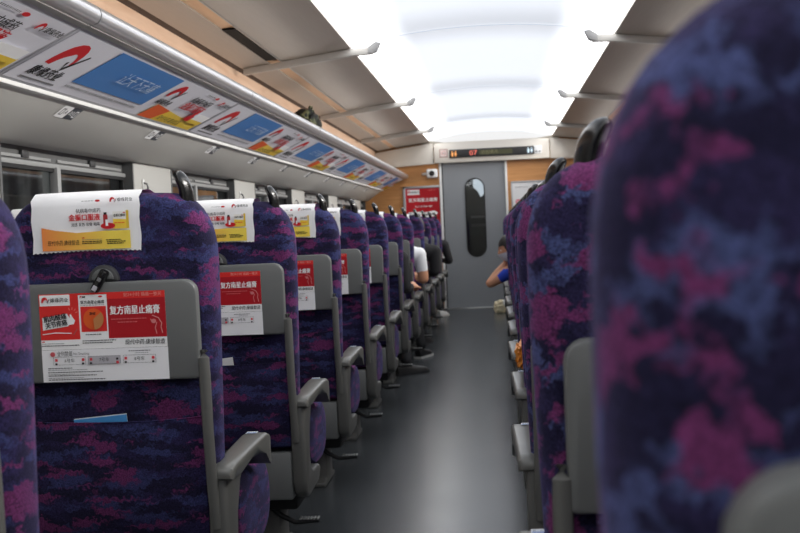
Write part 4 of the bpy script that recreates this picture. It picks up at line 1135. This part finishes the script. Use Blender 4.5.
def seated(sx_, sy, lean, elbow, fore, wrist, foot_a, zl=-0.045):
    """slouched sitter of the left row; a = aisle arm and leg"""
    return {
        'pelvis': ((sx_, sy + 0.31, 0.60), 0.115), 'belly': ((sx_ + lean * 0.3, sy + 0.295, 0.70), 0.115), 'chest': ((sx_ + lean * 0.75, sy + 0.275, 0.83), 0.118),
        'neck': ((sx_ + lean, sy + 0.27, 0.935), 0.05), 'skull': ((sx_ + lean, sy + 0.285, 1.0), 0.055),
        'sh_a': ((sx_ + lean + 0.155, sy + 0.275, 0.885 + zl), 0.055), 'el_a': (elbow, 0.042), 'fo_a': (fore, 0.038), 'wr_a': (wrist, 0.026),
        'sh_b': ((sx_ + lean - 0.165, sy + 0.275, 0.89), 0.055), 'el_b': ((sx_ + lean - 0.21, sy + 0.36, 0.67), 0.042), 'fo_b': ((sx_ + lean - 0.16, sy + 0.47, 0.66), 0.037), 'wr_b': ((sx_ - 0.09, sy + 0.56, 0.675), 0.026),
        'hip_a': ((sx_ + 0.09, sy + 0.34, 0.575), 0.085), 'kn_a': ((sx_ + 0.13, sy + 0.70, 0.555), 0.060), 'cf_a': (((sx_ + 0.13 + foot_a[0]) / 2 + 0.0, sy + 0.715, 0.33), 0.052), 'an_a': ((foot_a[0], foot_a[1], 0.10), 0.040),
        'hip_b': ((sx_ - 0.09, sy + 0.34, 0.575), 0.085), 'kn_b': ((sx_ - 0.12, sy + 0.70, 0.555), 0.060), 'cf_b': ((sx_ - 0.12, sy + 0.715, 0.33), 0.052), 'an_b': ((sx_ - 0.11, sy + 0.70, 0.10), 0.040)}

def left_person(k, label, lean, elbow, fore, wrist, foot, fdir, shirt, trouser, sleeve_z, shoem, solem, long_sleeve=False):
    sy = YL(k); J = seated(LX, sy, lean, elbow, fore, wrist, foot)
    hc = (LX + lean, sy + 0.285, 1.035)
    W = Vector(wrist); El = Vector(elbow); Wb = Vector(J['wr_b'][0]); Eb = Vector(J['el_b'][0])
    def fm(c):
        if c.z > 0.945: return 2
        for w_, e_ in ((W, El), (Wb, Eb)):
            if (c - w_).length < 0.13 and (c.y > w_.y - 0.03): return 2
            if not long_sleeve:
                ax = (w_ - e_); tt = (c - e_).dot(ax) / ax.length_squared
                dist = (c - (e_ + ax * max(0, min(1, tt)))).length
                if tt > -0.35 and dist < 0.075: return 2
        if c.y > sy + 0.42 or c.z < 0.62: return 1
        return 0
    hd_ = [(wrist, (Vector(wrist) - Vector(fore)), (0.1, 0, 1), 1.0, 0.5, 1), (J['wr_b'][0], (0.55, 0.8, -0.1), (0, 0, 1), 1.0, 0.5, -1)]
    person(label, J, hc, (0.1, 1, -0.15), (0, 0, 1), [shirt, trouser, SKIN], fm, hd_, [((foot[0], foot[1], 0), fdir), ((LX - 0.11, sy + 0.70, 0), (-0.1, 1, 0))], shoem, solem)

CW = flat('white_cotton', (232, 234, 236), 0.85, var=0.04); CB = flat('black_cotton', (24, 24, 27), 0.85, var=0.2); CG = flat('charcoal_cloth', (40, 40, 44), 0.85, var=0.2)
SHB = flat('black_shoe', (20, 20, 22), 0.5); SOLB = flat('dark_sole', (44, 44, 46), 0.6); SOLW = flat('pale_sole', (200, 200, 196), 0.6); SHW = flat('white_shoe', (222, 222, 220), 0.5)
y6, y7, y8, y11 = YL(6), YL(7), YL(8), YL(11)
left_person(6, 'person in black clothes seated in the left row, hand on the armrest, black shoes', 0.05, (-0.645, y6 + 0.24, 0.64), (-0.632, y6 + 0.33, 0.63), (-0.622, y6 + 0.43, 0.635), (-0.69, y6 + 0.56), (0.75, 0.6, 0), CB, CG, 0.6, SHB, SOLB, True)
left_person(7, 'person in a white T-shirt seated in the left row, bare elbow in the aisle', 0.105, (-0.590, y7 + 0.29, 0.650), (-0.61, y7 + 0.38, 0.645), (-0.66, y7 + 0.48, 0.66), (-0.65, y7 + 0.58), (0.3, 0.95, 0), CW, CB, 0.7, SHB, SOLW)
left_person(8, 'person in a black top seated in the left row behind the white T-shirt', 0.165, (-0.555, y8 + 0.27, 0.66), (-0.60, y8 + 0.37, 0.645), (-0.66, y8 + 0.48, 0.66), (-0.70, y8 + 0.62), (0.2, 0.9, 0), CB, CG, 0.6, SHB, SOLB, True)
left_person(11, 'person in black clothes and white shoes in the last left row seat', 0.11, (-0.555, y11 + 0.27, 0.66), (-0.58, y11 + 0.37, 0.65), (-0.65, y11 + 0.48, 0.66), (-0.69, y11 + 0.58), (0.3, 0.9, 0), CB, CG, 0.6, SHW, SOLW, True)

# right row: blue T-shirt, leaning on the armrest, head on the hand, face mask
y = YR(8)
BL = flat('royal_blue_cotton', (38, 70, 190), 0.85, var=0.1); JN = flat('dark_jeans', (40, 46, 66), 0.85, var=0.2); MSK = flat('white_face_mask', (214, 220, 230), 0.8, var=0.08, vscale=90)
el = (-0.072, y + 0.30, 0.592); wr = (0.066, y + 0.34, 0.752)
J = {'pelvis': ((0.29, y + 0.32, 0.60), 0.115), 'belly': ((0.25, y + 0.30, 0.66), 0.105), 'chest': ((0.20, y + 0.285, 0.715), 0.100),
     'neck': ((0.13, y + 0.29, 0.785), 0.045), 'skull': ((0.10, y + 0.295, 0.83), 0.05),
     'sh_a': ((0.085, y + 0.275, 0.675), 0.052), 'el_a': (el, 0.037), 'fo_a': ((-0.012, y + 0.32, 0.665), 0.036), 'wr_a': (wr, 0.025),
     'sh_b': ((0.30, y + 0.30, 0.80), 0.052), 'el_b': ((0.37, y + 0.42, 0.66), 0.040), 'fo_b': ((0.32, y + 0.52, 0.655), 0.036), 'wr_b': ((0.25, y + 0.58, 0.665), 0.025),
     'hip_a': ((0.20, y + 0.36, 0.575), 0.085), 'kn_a': ((0.18, y + 0.70, 0.555), 0.058), 'cf_a': ((0.18, y + 0.71, 0.33), 0.050), 'an_a': ((0.17, y + 0.69, 0.10), 0.038),
     'hip_b': ((0.38, y + 0.36, 0.575), 0.085), 'kn_b': ((0.40, y + 0.70, 0.555), 0.058), 'cf_b': ((0.40, y + 0.71, 0.33), 0.050), 'an_b': ((0.39, y + 0.69, 0.10), 0.038)}
Sh, El, Wr = Vector(J['sh_a'][0]), Vector(el), Vector(wr); E2, W2 = Vector(J['el_b'][0]), Vector(J['wr_b'][0])
HC = Vector((0.092, y + 0.29, 0.856))
def fm(c):
    if (c - HC).length < 0.135 and c.z > 0.775: return 2
    ax = El - Sh; tt = (c - Sh).dot(ax) / ax.length_squared
    ay_ = Wr - El; t2 = (c - El).dot(ay_) / ay_.length_squared
    if c.x < 0.06 and (tt > 0.55 and c.z < 0.66 or t2 > -0.3 and (c - (El + ay_ * max(0, min(1, t2)))).length < 0.06): return 2
    if (c - Wr).length < 0.16 and c.x < 0.07 and c.z > 0.70: return 2
    b_ = W2 - E2; t3 = (c - E2).dot(b_) / b_.length_squared
    if t3 > -0.2 and (c - (E2 + b_ * max(0, min(1, t3)))).length < 0.065: return 2
    if (c - W2).length < 0.16 and c.z > 0.63 and c.y > y + 0.55: return 2
    if c.y > y + 0.43 or c.z < 0.60: return 1
    return 0
person('person in a blue T-shirt and white face mask, leaning head on hand over the aisle', J, HC, (-1.0, 0.12, -0.30), (-0.2, 0, 1), [BL, JN, SKIN], fm,
       [(wr, (-0.02, 0.25, 1), (0.1, 1, -0.2), 0.95, 0.4, 1), (J['wr_b'][0], (-0.6, 0.8, 0), (0, 0, 1), 1.0, 0.5, 1)],
       [((0.17, y + 0.69, 0), (-0.1, 1, 0)), ((0.39, y + 0.69, 0), (0.1, 1, 0))], SHB, SOLW, mask=MSK, vox=0.006, k=0.92)

# ------------------------------------------------------------------ world and colour
w = bpy.data.worlds.new('night'); SC.world = w; w.use_nodes = True
wb = w.node_tree.nodes['Background']
sky = w.node_tree.nodes.new('ShaderNodeTexNoise'); sky.inputs['Scale'].default_value = 2
wb.inputs[0].default_value = (0.01, 0.012, 0.016, 1); wb.inputs[1].default_value = 0.3
SC.view_settings.view_transform = 'Standard'; SC.view_settings.look = 'None'; SC.view_settings.exposure = 0.0; SC.view_settings.gamma = 1.0
SC.cycles.use_denoising = True
SC.cycles.max_bounces = 8
